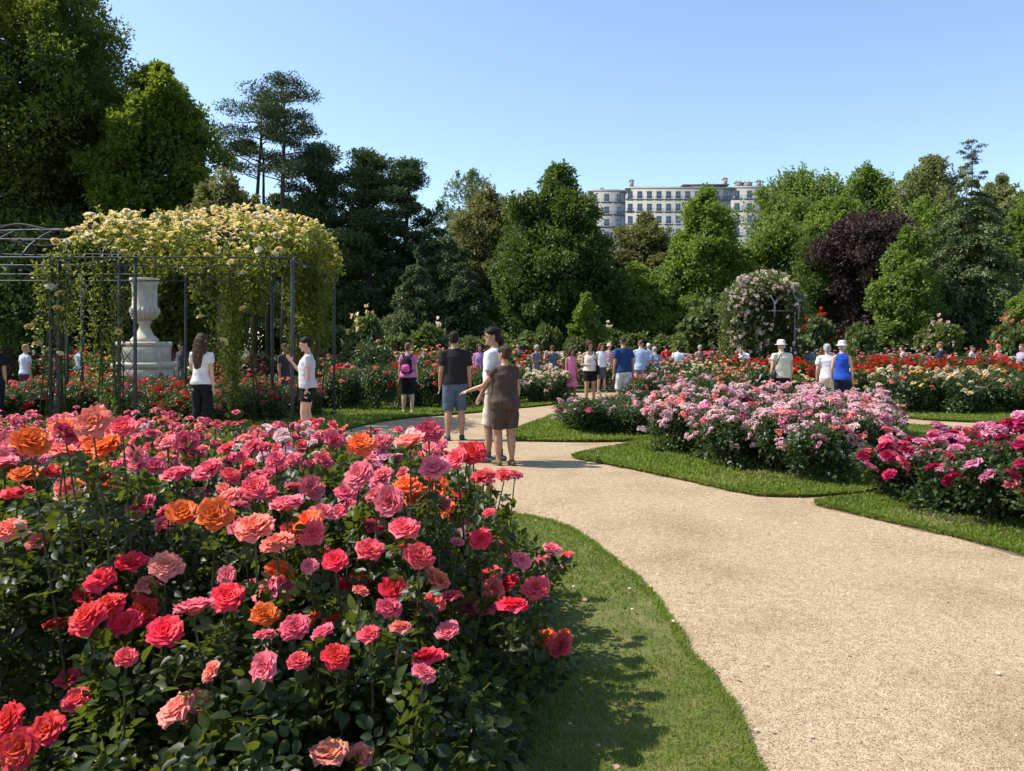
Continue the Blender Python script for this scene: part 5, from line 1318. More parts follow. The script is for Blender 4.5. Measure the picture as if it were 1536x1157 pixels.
def person(label, px, d, H=1.7, yaw=0, sex='m', skin='tan', build=1.0, top=('tee', 'white_tee', (.7, .7, .7)), bottom=('shorts', 'navy_shorts', (.02, .025, .04), .62), hair=('short', 'black'),
           arms=(ARM_DOWN, ARM_DOWN), feet=((-.02, .03), (.02, -.05)), head=(0, 0), vox=.018, shoes=(.1, .1, .1), sock=False, hat=None, loc=None, z=0.0, group=None, lean=0.0, sleeve=.55, extras=(), loose=1.0, seed=0):
    """local frame faces -Y; yaw turns the person about Z (0 = towards the camera)"""
    x, y = loc or place(px, d); s = H / 1.75
    root = empty('person', (x, y, z), yaw); root.scale = (s, s, s); tag(root, label, 'person', group)
    f = sex == 'f'; bw = build
    sh, hp = (.165, .172) if f else (.195, .158)
    near = vox < .012
    lz = lambda p: np.array([p[0], p[1] - lean * max(0, p[2] - .95), p[2]])
    b = MB()
    TOR = [(.82, .12 * bw, .09 * bw, 0, .01), (.88, hp * bw, .118 * bw, 0, .012), (.95, (hp + .003) * bw, .122 * bw, 0, .012), (1.05, (.142 if f else .150) * bw, .104 * bw, 0, .0), (1.14, (.128 if f else .148) * bw, .098 * bw, 0, -.004), (1.25, (.146 if f else .165) * bw, (.122 if f else .112) * bw, 0, -.012 if f else 0), (1.35, (.158 if f else .182) * bw, .108 * bw, 0, 0), (1.42, sh * .86, .08, 0, .01), (1.462, sh * .50, .062, 0, .012), (1.49, .06, .056, 0, .012)]
    TOR = [(r[0], r[1], r[2], r[3], r[4] - lean * max(0, r[0] - .95)) for r in TOR]
    b.stack(TOR, 22)
    hc = lz((0, 0, 1.50)); b.tube([lz((0, .012, 1.42)), lz((0, .006, 1.50)), lz((0, -.012, 1.58))], [.062, .052 if f else .058, .052], 14, round_caps=True)
    # head
    hy, hpitch = head
    hr = [(0, .028, .036, 0, -.052), (.018, .045, .058, 0, -.036), (.05, .06, .078, 0, -.014), (.085, .068, .090, 0, -.003), (.12, .074, .098, 0, .003), (.155, .075, .099, 0, .008), (.19, .065, .085, 0, .010), (.213, .045, .058, 0, .010), (.224, .018, .024, 0, .010)]
    hb = MB(); hb.stack(hr, 20)
    hb.tube([(0, -.088, .128), (0, -.106, .098), (0, -.113, .082), (0, -.088, .075)], [.008, .011, .014, .009], 8, ref=(1, 0, 0), round_caps=True)      # nose
    for sx in (-1, 1):
        hb.tube([(sx * .074, .012, .075), (sx * .082, .02, .10), (sx * .077, .018, .128)], [(.008, .012), (.012, .02), (.009, .014)], 8, round_caps=True)
        hb.tube([(sx * .014, -.089, .121), (sx * .048, -.079, .123)], [.010, .009], 6, ref=(0, 0, 1), round_caps=True)   # brow ridge
    hb.tube([(-.024, -.079, .046), (.024, -.079, .046)], [.009, .009], 6, ref=(0, 0, 1), round_caps=True)
    cx, sx_ = math.cos(hpitch), math.sin(hpitch)
    def hd(P):
        P = np.asarray(P, float).reshape(-1, 3).copy(); P[:, 2] -= .05
        y1, z1 = P[:, 1] * cx - P[:, 2] * sx_, P[:, 1] * sx_ + P[:, 2] * cx; P[:, 1], P[:, 2] = y1, z1
        c, sn = math.cos(hy), math.sin(hy); P = np.stack([P[:, 0] * c - P[:, 1] * sn, P[:, 0] * sn + P[:, 1] * c, P[:, 2] + .05], 1)
        return P + hc + np.array([0, -.016, .026])
    for V in hb.V: V[:] = hd(V)
    for V, F4, F3 in zip(hb.V, hb.F4, hb.F3): pass
    off = b.n; b.V += hb.V; b.F4 += [F + off for F in hb.F4]; b.F3 += [F + off for F in hb.F3]; b.A += hb.A; b.n += hb.n
    # legs
    legs = []
    for i, sx in enumerate((-1, 1)):
        fx, fy = feet[i]; an = np.array([sx * .085 + fx, fy, .085]); hip = np.array([sx * .082 * bw, .01, .88]); kn = (hip + an) / 2 + np.array([0, -.03 - .10 * abs(fy), -.005]); 
        kn[2] = .49
        legs.append((hip, kn, an))
        th = (1.05 if f else 1.0) * bw
        b.tube([hip + [0, 0, .02], hip * .72 + kn * .28, hip * .4 + kn * .6, kn, kn * .72 + an * .28 + [0, .014, 0], kn * .45 + an * .55 + [0, .01, 0], an + [0, 0, .04], an], [.086 * th, .086 * th, .068 * th, .054 * bw, .056 * bw, .050 * bw, .036, .036], 14, round_caps=True)
        b.tube([an + [0, .055, -.045], an + [0, .01, -.035], an + [sx * .01, -.08, -.05], an + [sx * .018, -.155, -.062]], [(.030, .034), (.036, .042), (.042, .028), (.034, .017)], 12, ref=(0, 0, 1), round_caps=True)
    # arms and hands
    armp = []; fing = MB()
    for i, sx in enumerate((-1, 1)):
        e_, w_ = arms[i]; S = lz((sx * sh * .93, .012, 1.395)); e = unit(np.array([sx * e_[0], e_[1], e_[2]], float)); w = unit(np.array([sx * w_[0], w_[1], w_[2]], float))
        E = S + e * .285; Wp = E + w * .245; armp.append((S, E, Wp, w))
        am = (.92 if f else 1.06) * (.6 + .4 * bw)
        b.tube([lz((sx * sh * .62, .012, 1.415)), S, S * .6 + E * .4, E, E * .7 + Wp * .3, Wp], [.045 * am, .052 * am, .047 * am, .037 * am, .037 * am, .0245 * am], 12, round_caps=True)
        side = unit(np.cross(w, [0, -1, .15])) if abs(w[1]) < .9 else np.array([1.0, 0, 0]); fw = unit(np.cross(side, w))      # fingers spread along fw
        tgt = fing if not near else b
        b.tube([Wp - w * .01, Wp + w * .035, Wp + w * .082], [(.022, .016), (.016, .036), (.014, .036)], 10, ref=tuple(fw), round_caps=True) if False else b.tube([Wp - w * .01, Wp + w * .035, Wp + w * .08], [(.02, .02), (.017, .037), (.014, .036)], 10, ref=tuple(np.cross(fw, w) * 0 + side * 0 + fw), round_caps=True)
        curl = side * (-sx) * .5 if abs(w[2]) > .5 else np.array([0, 0, -.5])
        for k, (o_, ln_) in enumerate(((-.027, .068), (-.009, .078), (.009, .073), (.026, .057))):
            r0 = Wp + w * .078 + fw * o_; r1 = r0 + (w + curl * .25) * ln_ * .5; r2 = r1 + unit(w + curl * 1.1) * ln_ * .5
            tgt.tube([r0 - w * .02, r0, r1, r2], [.0085, .0085, .0078, .006], 7, round_caps=True)
        t0 = Wp + w * .02 + fw * (-.03); t1 = t0 + unit(w + fw * -1.0 + curl * .4) * .035; t2 = t1 + unit(w + fw * -.25 + curl * .6) * .034
        tgt.tube([t0 + fw * .012, t0, t1, t2], [.012, .011, .0095, .007], 7, round_caps=True)
    me = remeshed(b, vox, 'body', SK[skin], 3 if near else 2)
    body = link('body', me, root)
    if fing.n:
        bmf = fing.mesh('t', [SK[skin]]); import bmesh
        bm = bmesh.new(); bm.from_mesh(me); bm.from_mesh(bmf); bm.to_mesh(me); bm.free(); bpy.data.meshes.remove(bmf)
        me.polygons.foreach_set('use_smooth', np.ones(len(me.polygons), bool))
    # face details
    for sx in (-1, 1):
        e = MB(); p = hd([(sx * .031, -.0865, .107)])[0]; e.stack([(-.006, .006, .003), (0, .012, .006), (.006, .006, .003)], 8)
        for V in e.V: V += p
        e.build('eye', EYE, root)
        e = MB(); q = hd([(sx * .015, -.098, .128), (sx * .033, -.096, .131), (sx * .05, -.083, .126)]); e.tube(q, [.0045, .0045, .003], 6, ref=(0, 0, 1)); e.build('eyebrow', HAIR.get(hair[1], HAIR['brown']), root)
    e = MB(); q = hd([(-.022, -.084, .047), (0, -.091, .048), (.022, -.084, .047)]); e.tube(q, [(.004, .004), (.006, .007), (.004, .004)], 8, ref=(0, 0, 1)); e.build('lips', LIP, root)
    # hair
    hk, hcn = hair; hm = HAIR.get(hcn)
    if hk != 'none':
        h = MB(); hh = MB()
        if hk == 'buzz': hh.stack([(.10, .074, .055, 0, .048), (.13, .0775, .09, 0, .018), (.165, .078, .101, 0, .008), (.195, .068, .09, 0, .010), (.22, .046, .06, 0, .010), (.231, .018, .024, 0, .01)], 20)
        else: hh.stack([(.045, .058, .03, 0, .070), (.08, .077, .048, 0, .054), (.115, .081, .068, 0, .037), (.142, .082, .094, 0, .014), (.17, .083, .107, 0, .006), (.205, .072, .096, 0, .006), (.228, .050, .066, 0, .008), (.240, .02, .026, 0, .01)], 20)
        if hk in ('long', 'longback'):
            n = 9; hh.tube([(0, .045, .21), (0, .075, .13), (0, .095, .03), (0, .115, -.08), (0, .12, -.20), (.0, .112, -.33), (.01, .10, -.40)], [(.07, .04), (.094, .06), (.103, .055), (.108, .045), (.10, .038), (.075, .03), (.03, .015)], 16, ref=(0, 1, 0), round_caps=True)
            for sx in (-1, 1): hh.tube([(sx * .05, -.05, .19), (sx * .085, -.02, .12), (sx * .092, .02, .02), (sx * .10, .05, -.10), (sx * .09, .07, -.22)], [(.025, .03), (.022, .04), (.024, .04), (.022, .036), (.012, .02)], 10, round_caps=True)
        if hk == 'bun': hh.tube([(0, .10, .17), (0, .14, .16)], [.045, .04], 10, round_caps=True)
        for V in hh.V: V[:] = hd(V)
        hme = remeshed(hh, max(vox, .009), 'hair', hm, 2, .008 if near else .007, 5, 38)
        link('hair', hme, root)
    if hat:
        hm_ = cloth(hat[0], hat[1], .08); t = MB()
        if hat[2] == 'brim':
            t.stack([(.128, .125, .145, 0, .0), (.135, .135, .155, 0, 0), (.142, .128, .148, 0, 0), (.15, .09, .112, 0, .005), (.20, .086, .106, 0, .006), (.238, .074, .092, 0, .008), (.252, .04, .05, 0, .008)], 24)
        else:
            t.stack([(.125, .083, .105, 0, .006), (.16, .084, .107, 0, .006), (.20, .075, .097, 0, .008), (.235, .05, .065, 0, .008), (.245, .015, .02, 0, .008)], 24); t.tube([(0, -.08, .137), (0, -.15, .128)], [(.07, .008), (.055, .006)], 12, ref=(0, 0, 1), round_caps=True)
        for V in t.V: V[:] = hd(V)
        t.build('hat', hm_, root)
    # clothes
    cv = max(vox * 1.05, .009); wr = .011 if near else .008
    infl = .012 * loose if top[0] != 'romper' else .027
    tk, tn, tc_ = top; tm = streaked_cloth(tn, tc_) if tk == 'romper' else cloth(tn, tc_)
    t = MB()
    z_hem = {'tee': .90, 'tank': .93, 'vest': .88, 'romper': .83, 'dress': .86, 'shirt': .84}[tk]
    rows = []
    for r in TOR:
        if z_hem - .05 <= r[0] <= (1.36 if tk == 'tank' else 1.47):
            k = infl * (1.6 if r[0] < 1.1 else 1.0); hxx, hyy = r[1] + k, r[2] + k
            if r[0] in (1.05, 1.14): hxx = max(hxx, .146 * bw * loose + .01); hyy = max(hyy, .104 * bw * loose + .008)
            rows.append((r[0], hxx, hyy, r[3], r[4]))
    hk_ = 1.8 if tk != 'romper' else 1.0
    r0 = rows[0]; rows[0] = (z_hem, max(rows[0][1], hp * bw + infl * hk_), max(rows[0][2], .12 * bw + infl * hk_), 0, .012)
    if tk != 'tank': rows.append((1.482, .085, .072, 0, .012 - lean * .53))
    t.stack(rows, 24)
    if tk in ('tee', 'romper', 'shirt'):
        for i, sx in enumerate((-1, 1)):
            S, E, Wp, w = armp[i]; q = S + (E - S) * sleeve if tk != 'shirt' else E
            am = (.95 if f else 1.08) * (.6 + .4 * bw)
            t.tube([lz((sx * sh * .55, .012, 1.41)), S + [0, 0, .004], S * .5 + q * .5, q], [.058 * am, .066 * am, .064 * am * loose ** .5, .062 * am * loose ** .5], 14)
    elif tk in ('tank', 'vest', 'dress'):
        for sx in (-1, 1):
            wd_ = .022 if tk != 'vest' else .05
            t.tube([lz((sx * .085, -.098, 1.33)), lz((sx * .085, -.055, 1.44)), lz((sx * .085, .012, 1.472)), lz((sx * .085, .075, 1.44)), lz((sx * .08, .105, 1.34))], [(wd_, .012)] * 5, 8, ref=(0, 1, 0))
    if tk == 'dress':
        t.stack([(.50, .235 * bw, .20 * bw, 0, 0), (.56, .23 * bw, .195 * bw, 0, 0), (.75, .20 * bw, .16 * bw, 0, .005), (.95, hp * bw + .02, .14 * bw, 0, .01), (1.06, .15 * bw, .115 * bw, 0, 0)], 24)
    bk = bottom[0]
    if bk != 'none' and tk != 'dress':
        bn, bc = bottom[1], bottom[2]; bmat = streaked_cloth(bn, bc) if bk == 'romper' else cloth(bn, bc)
        reach = 1.0 if bk == 'pants' else bottom[3]; flare = 1.35 if bk in ('romper',) else 1.16 if bk == 'shorts' else 1.06
        ri = .022 if bk == 'romper' else .006; q = MB(); q.stack([(.80, .14 * bw, .10 * bw, 0, .01), (.86, (hp + .006) * bw + ri, .122 * bw + ri, 0, .012), (.95, (hp + .004) * bw + ri, .126 * bw + ri, 0, .012), (1.02, (hp - .012) * bw + .006, .114 * bw + .006, 0, .004)], 24)
        for (hip, kn, an) in legs:
            pts = [hip + [0, 0, .02], hip * .72 + kn * .28, hip * .4 + kn * .6, kn, kn * .72 + an * .28 + [0, .014, 0], kn * .45 + an * .55 + [0, .01, 0], an + [0, 0, .05], an + [0, 0, -.03]]
            rr = [.092 * bw, .094 * bw, .080 * bw, .068 * bw, .066 * bw, .060, .052, .052]; cum = [0, .14, .30, .5, .64, .78, .95, 1.0]
            T = np.array(cum); tt = np.array([v for v in cum if v < reach * .999] + [reach]); P = np.stack([np.interp(tt, T, [p[k] for p in pts]) for k in range(3)], 1); R = np.interp(tt, T, rr) * np.interp(tt, [0, reach], [1.0, flare])
            q.tube(P, R, 16)
        if bk == 'romper':      # one garment
            t.V += q.V; t.F4 += [F + t.n for F in q.F4]; t.F3 += [F + t.n for F in q.F3]; t.A += q.A; t.n += q.n
        else: link('trousers' if bk == 'pants' else 'shorts', remeshed(q, cv, 'bottom', bmat, 2, wr, seed + 7), root)
    link('top' if tk not in ('dress', 'romper') else 'playsuit' if tk == 'romper' else tk, remeshed(t, cv, 'top', tm, 4 if tk == 'romper' else 2, wr * (1.3 if loose > 1.1 else 1), seed + 3), root)
    # shoes
    sm = cloth('shoe_%d_%d_%d' % tuple(int(c * 99) for c in shoes), shoes)
    for sx, (hip, kn, an) in zip((-1, 1), legs):
        q = MB(); q.tube([an + [0, .062, -.048], an + [0, .012, -.034], an + [sx * .01, -.08, -.048], an + [sx * .018, -.165, -.058]], [(.036, .036), (.043, .048), (.049, .034), (.038, .024)], 14, ref=(0, 0, 1), round_caps=True)
        q.tube([an + [0, .066, -.077], an + [sx * .008, -.08, -.078], an + [sx * .018, -.172, -.077]], [(.037, .008), (.05, .008), (.038, .008)], 12, ref=(0, 0, 1), round_caps=True)
        q.build('shoe', sm, root)
        if sock: q = MB(); q.tube([an + [0, 0, .075], an + [0, 0, .0]], [.042, .043], 12); q.build('sock', cloth('sock_grey', (.10, .10, .11)), root)
    for ex in extras: ex(root, armp, lz)
    root['_d'] = d if loc is None else y
    return root
_sc = {}
def streaked_cloth(n, c):
    if n not in _sc:
        m, nt, out = new_mat(n); tc = N(nt, 'ShaderNodeTexCoord'); mp = N(nt, 'ShaderNodeMapping'); mp.inputs['Scale'].default_value = (16, 16, 2.2); L(nt, tc.outputs['Object'], mp.inputs['Vector'])
        no = N(nt, 'ShaderNodeTexNoise', Scale=1.6, Detail=3); L(nt, mp.outputs['Vector'], no.inputs['Vector'])
        r = ramp(nt, [(.38, [v * .75 for v in c]), (.55, c), (.68, [v * 1.4 for v in c])]); L(nt, no.outputs['Fac'], r.inputs['Fac'])
        p = N(nt, 'ShaderNodeBsdfPrincipled', Roughness=.85); L(nt, r.outputs['Color'], p.inputs['Base Color']); L(nt, p.outputs['BSDF'], out.inputs['Surface']); _sc[n] = m
    return _sc[n]
# carried things: lifted away on their own, so top-level
def carried(root, name, label, cat, parts):
    """parts are modelled in the wearer's own frame, then placed in the world"""
    x, y, z = root.location; o = empty(name, (x, y, z), root.rotation_euler.z); o.scale = root.scale; tag(o, label, cat)
    for n_, mb, m in parts: mb.build(n_, m, o)
    return o
def rbox(c, size, bev): 
    b = MB(); b.box(c, size, bev=bev); return b
def backpack(root, label, pink):
    body = MB(); body.stack([(1.00, .10, .05, 0, .165), (1.02, .13, .075, 0, .175), (1.15, .14, .085, 0, .18), (1.32, .13, .075, 0, .17), (1.41, .09, .05, 0, .155), (1.43, .04, .02, 0, .15)], 20)
    pk = MB(); pk.stack([(1.03, .07, .03, 0, .245), (1.05, .10, .045, 0, .255), (1.15, .105, .045, 0, .258), (1.21, .08, .03, 0, .25), (1.225, .03, .015, 0, .245)], 16)
    parts = [('pack_body', body, cloth('backpack_black', (.014, .014, .017))), ('front_pocket', pk, cloth('backpack_pink', pink))]
    for sx in (-1, 1):
        s_ = MB(); s_.tube([(sx * .09, .13, 1.40), (sx * .10, .06, 1.475), (sx * .105, -.03, 1.465), (sx * .12, -.12, 1.35), (sx * .15, -.10, 1.2), (sx * .165, .03, 1.10), (sx * .12, .13, 1.05)], [(.026, .009)] * 7, 8); parts.append(('strap', s_, cloth('backpack_black', (.014, .014, .017))))
    return carried(root, 'backpack', label, 'backpack', parts)
def handbag(root, label, side, z, y, c, strap=True, size=(.05, .14, .20)):
    b = MB(); x = side * .215; b.stack([(z - size[2] / 2, size[0] * .7, size[1] * .8, x, y), (z - size[2] / 2 + .02, size[0], size[1], x, y), (z, size[0] * 1.05, size[1] * 1.03, x, y), (z + size[2] / 2 - .02, size[0] * .7, size[1] * .95, x, y), (z + size[2] / 2, size[0] * .2, size[1] * .85, x, y)], 16)
    parts = [('bag_body', b, cloth('bag_leather_%d' % int(c[0] * 1000), c, .1, .5))]
    if strap:
        s_ = MB(); s_.tube([(x, y, z + size[2] / 2 - .02), (side * .20, .13, 1.2), (side * .10, .118, 1.38), (side * .02, .07, 1.475), (side * -.07, .0, 1.49), (side * -.02, -.10, 1.40), (side * .14, -.135, 1.22), (side * .215, -.08, 1.05), (x, y - .03, z + size[2] / 2 - .02)], [(.012, .005)] * 9, 6); parts.append(('strap', s_, cloth('bag_leather_%d' % int(c[0] * 1000), c, .1, .5)))
    return carried(root, 'shoulder_bag', label, 'bag', parts)
BACK = math.pi
# --- the three walkers on the path
person('man in black T-shirt and denim shorts seen from behind', 682, 13.3, 1.79, BACK + .18, 'm', 'tan', 1.12, ('tee', 'tee_black', (.020, .018, .020)), ('shorts', 'denim_blue', (.075, .108, .15), .52), ('short', 'black'),
       arms=(((.16, .04, -1), (.10, -.22, -1)), ((.14, .02, -1), (.06, -.30, -1))), feet=((-.03, .02), (.03, .06)), head=(-.35, 0), vox=.0095, shoes=(.05, .05, .055), sleeve=.72, loose=1.25, seed=1)
person('tall man in white T-shirt and beige shorts turned to the left', 741, 10.75, 1.80, -1.05 - .9, 'm', 'olive', 1.0, ('tee', 'tee_white', (.72, .73, .76)), ('shorts', 'shorts_beige', (.56, .49, .40), .50), ('short', 'black'),
       arms=(((.10, .05, -1), (.05, -.9, -.45)), ((.10, .05, -1), (.02, -.5, -1))), feet=((-.02, .04), (.02, -.04)), head=(.35, 0), vox=.0085, shoes=(.10, .10, .11), sock=True, sleeve=.7, loose=1.2, seed=2)
person('short-haired woman in a loose brown playsuit reaching out her hand', 757, 10.45, 1.545, BACK + .35, 'f', 'tan', 1.18, ('romper', 'brown_stripe', (.062, .034, .024)), ('romper', 'brown_stripe', (.062, .034, .024), .42), ('short', 'brown'),
       arms=(((.18, .05, -1), (.05, -.5, -.9)), ((.55, -.30, -.78), (.80, -.62, -.32))), feet=((-.01, .05), (.0, -.04)), head=(.45, .05), vox=.0085, shoes=(.16, .10, .06), sleeve=.42, loose=1.12, seed=3)
# --- at the pergola
person('long-haired woman in white T-shirt and black trousers at the yellow roses', 303, 13.6, 1.76, BACK - .15, 'f', 'fair', 1.0, ('tee', 'tee_offwhite', (.62, .60, .60)), ('pants', 'trousers_black', (.010, .011, .015)), ('long', 'brown'),
       arms=(((.14, .05, -1), (.05, -.1, -1)), ((.32, -.35, -.75), (.05, -.6, .75))), feet=((-.02, .0), (.02, .03)), head=(-.2, 0), vox=.0095, sleeve=.5, shoes=(.03, .03, .03), seed=4)
person('woman in grey T-shirt and black shorts raising a hand to the roses', 461, 13.2, 1.70, -1.35, 'f', 'fair', 1.05, ('tee', 'tee_grey', (.50, .47, .50)), ('shorts', 'shorts_black', (.010, .010, .014), .27), ('short', 'black'),
       arms=(((.10, -.45, -.88), (-.05, -.60, .80)), ((.06, .02, -1), (.02, -.1, -1))), feet=((-.01, .05), (.01, -.06)), head=(0, .22), vox=.0095, sleeve=.5, loose=1.15, shoes=(.4, .36, .33), seed=5)
person('person in black cut off by the left edge of the picture', -12, 13.5, 1.72, BACK + .5, 'f', 'tan', 1.05, ('tee', 'top_black', (.012, .012, .016)), ('pants', 'trousers_black', (.010, .011, .015)), ('long', 'lightbrown'), vox=.014, seed=6)
person('fair-haired visitor in pale blue top behind the left pergola posts', 38, 21.0, 1.60, BACK - .4, 'f', 'fair', 1.0, ('tee', 'top_pale_blue', (.55, .60, .70)), ('shorts', 'skirt_plum', (.12, .03, .06), .5), ('short', 'blond'), vox=.016, seed=7)
person('person in dark clothes in the shade behind the pergola post', 427, 19.5, 1.62, 1.2, 'm', 'tan', 1.0, ('tee', 'top_charcoal', (.05, .05, .06)), ('shorts', 'shorts_grey', (.10, .10, .10), .5), ('short', 'brown'), vox=.018, seed=8)
person('visitor in dark red top in the shade right of the urn', 255, 27.0, 1.62, .3, 'f', 'fair', 1.0, ('tee', 'top_dark_red', (.10, .03, .04)), ('shorts', 'shorts_grey', (.10, .10, .10), .5), ('long', 'brown'), vox=.02, seed=9)
person('visitor in black top in the shade, rightmost behind the urn', 272, 26.0, 1.66, -.5, 'm', 'tan', 1.0, ('tee', 'top_charcoal', (.05, .05, .06)), ('shorts', 'shorts_grey', (.10, .10, .10), .5), ('short', 'black'), vox=.02, seed=10)
person('small visitor in light blue shirt between the pergola posts', 119, 27.0, 1.55, 2.6, 'm', 'fair', 1.0, ('tee', 'shirt_light_blue', (.34, .44, .62)), ('shorts', 'shorts_grey', (.10, .10, .10), .5), ('short', 'red'), vox=.02, seed=11)
# --- in the middle
bp = person('woman in pink T-shirt and black shorts seen from behind', 612, 18.5, 1.63, BACK - .1, 'f', 'fair', 1.08, ('tee', 'tee_pink', (.58, .16, .38)), ('shorts', 'shorts_black', (.010, .010, .014), .50), ('short', 'lightbrown'),
       arms=(((.18, .02, -1), (.10, -.2, -1)), ((.18, .02, -1), (.10, -.2, -1))), feet=((-.03, .04), (.03, -.02)), vox=.012, loose=1.15, shoes=(.3, .3, .3), seed=12)
backpack(bp, 'black backpack with a pink front pocket', (.72, .12, .34))
person('girl in pink dress beside the woman in white tank top', 857, 22.0, 1.52, .5, 'f', 'tan', .92, ('dress', 'dress_pink', (.72, .20, .34)), ('none',), ('long', 'brown'), arms=(((.12, .0, -1), (.02, -.25, -1)), ((.12, .0, -1), (-.05, -.5, -1))), vox=.014, shoes=(.3, .2, .15), seed=13)
wt = person('woman in white tank top and black shorts facing the camera', 885, 21.4, 1.69, .1, 'f', 'tan', 1.05, ('tank', 'tank_white', (.70, .64, .58)), ('shorts', 'shorts_black', (.010, .010, .014), .30), ('long', 'brown'), arms=(((.22, .05, -1), (-.55, -.75, -.05)), ((.16, .05, -1), (.0, -.35, -1))), feet=((-.03, -.04), (.03, .04)), head=(0, .1), vox=.012, shoes=(.3, .22, .18), seed=14)
handbag(wt, 'black shoulder bag on the woman in white tank top', 1, .96, -.02, (.012, .012, .014), True, (.06, .15, .26))
person('man in navy T-shirt and white shorts seen from behind', 935, 19.6, 1.79, BACK + .25, 'm', 'tan', 1.08, ('tee', 'tee_navy', (.022, .055, .15)), ('shorts', 'shorts_white', (.70, .68, .66), .5), ('buzz', 'brown'), arms=(((.16, .04, -1), (.08, -.25, -1)), ((.14, .02, -1), (.06, -.2, -1))), vox=.013, loose=1.15, seed=15)
person('man in light blue shirt right of the man in navy', 961, 24.5, 1.74, BACK - .2, 'm', 'fair', 1.06, ('shirt', 'shirt_light_blue', (.34, .44, .62)), ('pants', 'trousers_grey', (.16, .16, .17)), ('buzz', 'lightbrown'), vox=.016, loose=1.2, seed=16)
person('stooping visitor in grey-blue top right of the light blue shirt', 986, 25.0, 1.55, BACK + .5, 'm', 'fair', 1.1, ('tee', 'top_grey_blue', (.22, .28, .40)), ('pants', 'trousers_grey', (.16, .16, .17)), ('buzz', 'grey'), vox=.018, lean=.25, seed=17)
person('visitor in bright red top far off behind the grey-blue one', 1000, 33.0, 1.62, BACK, 'm', 'tan', 1.0, ('tee', 'top_red', (.62, .03, .03)), ('pants', 'trousers_grey', (.16, .16, .17)), ('short', 'black'), vox=.022, seed=18)
person('visitor in white shirt and cap between the two blue-shirted men', 973, 31.0, 1.66, BACK + .3, 'm', 'fair', 1.0, ('tee', 'tee_white', (.72, .73, .76)), ('pants', 'trousers_grey', (.16, .16, .17)), ('short', 'grey'), hat=('cap_white', (.7, .68, .64), 'cap'), vox=.022, seed=19)
person('visitor in white T-shirt standing alone left of the rose arch', 1017, 29.0, 1.58, BACK - .3, 'm', 'fair', 1.0, ('tee', 'tee_white', (.72, .73, .76)), ('shorts', 'shorts_khaki', (.30, .25, .17), .5), ('short', 'brown'), vox=.02, seed=20)
person('visitor with auburn hair and pale top behind the woman in tank top', 902, 27.0, 1.66, .4, 'f', 'fair', 1.0, ('tee', 'tee_white', (.72, .73, .76)), ('shorts', 'shorts_grey', (.10, .10, .10), .5), ('long', 'red'), vox=.02, seed=21)
person('visitor with pink top and hat next to the man in navy', 914, 29.0, 1.66, .2, 'f', 'fair', 1.0, ('tee', 'tee_rose', (.55, .25, .30)), ('shorts', 'shorts_grey', (.10, .10, .10), .5), ('short', 'grey'), hat=('hat_rose', (.55, .35, .33), 'brim'), vox=.02, seed=22)
person('visitor in grey top with arms folded left of the girl in pink', 805, 27.5, 1.60, .8, 'm', 'olive', 1.0, ('tee', 'top_mid_grey', (.17, .17, .19)), ('pants', 'trousers_grey', (.16, .16, .17)), ('short', 'grey'), arms=(((.12, -.05, -1), (-.7, -.6, .1)), ((.12, -.05, -1), (-.7, -.6, .2))), vox=.02, seed=23)
person('visitor in slate top raising a camera, nearest to the girl in pink', 829, 27.0, 1.58, BACK + .4, 'm', 'tan', 1.0, ('tee', 'top_slate', (.09, .11, .14)), ('pants', 'trousers_grey', (.16, .16, .17)), ('short', 'red'), arms=(((.2, -.7, -.5), (-.3, -.4, .8)), ((.2, -.7, -.5), (-.3, -.4, .8))), vox=.02, seed=24)
person('visitor in lilac top glimpsed between the two men on the path', 719, 25.0, 1.62, .2, 'f', 'fair', 1.0, ('tee', 'top_lilac', (.42, .22, .46)), ('pants', 'trousers_grey', (.16, .16, .17)), ('long', 'red'), vox=.02, seed=25)
person('visitor in magenta top just right of the white-shirted man', 777, 33.0, 1.70, .1, 'f', 'fair', 1.0, ('tee', 'top_magenta', (.45, .10, .25)), ('pants', 'trousers_grey', (.16, .16, .17)), ('short', 'brown'), vox=.022, seed=26)
# --- right
cv_ = person('visitor in cream waistcoat and hat with a strap across the back', 1172, 17.6, 1.68, BACK + .15, 'm', 'fair', 1.12, ('tee', 'vest_cream', (.60, .57, .45)), ('pants', 'trousers_black', (.010, .011, .015)), ('short', 'grey'), hat=('hat_cream', (.62, .58, .47), 'brim'), arms=(((.18, .02, -1), (.08, -.3, -1)), ((.16, .02, -1), (.06, -.2, -1))), vox=.013, loose=1.25, sleeve=.35, seed=27)
handbag(cv_, 'dark shoulder bag worn by the visitor in cream', 1, .98, .02, (.03, .024, .02), True, (.055, .12, .2))
person('grey-haired visitor in white shirt and cream trousers beside the blue vest', 1241, 17.9, 1.60, BACK - .25, 'm', 'fair', 1.08, ('tee', 'tee_white', (.72, .73, .76)), ('pants', 'trousers_cream', (.62, .56, .47)), ('short', 'grey'), arms=(((.16, .04, -1), (.04, -.4, -1)), ((.16, .04, -1), (.04, -.4, -1))), vox=.013, loose=1.15, seed=28)
person('visitor in bright blue sleeveless vest and white hat', 1263, 17.2, 1.66, BACK - .45, 'f', 'fair', 1.0, ('vest', 'vest_blue', (.020, .075, .42)), ('shorts', 'shorts_navy', (.012, .016, .035), .5), ('short', 'grey'), hat=('hat_white', (.66, .62, .57), 'brim'), arms=(((.18, .04, -1), (.05, -.3, -1)), ((.20, .04, -1), (.06, -.35, -1))), vox=.012, loose=1.0, seed=29)
person('stooping visitor in white top among far roses right of the blue vest', 1360, 28.0, 1.58, BACK + .6, 'f', 'fair', 1.05, ('tee', 'tee_white', (.72, .73, .76)), ('pants', 'trousers_grey', (.16, .16, .17)), ('short', 'brown'), lean=.3, vox=.02, seed=30)
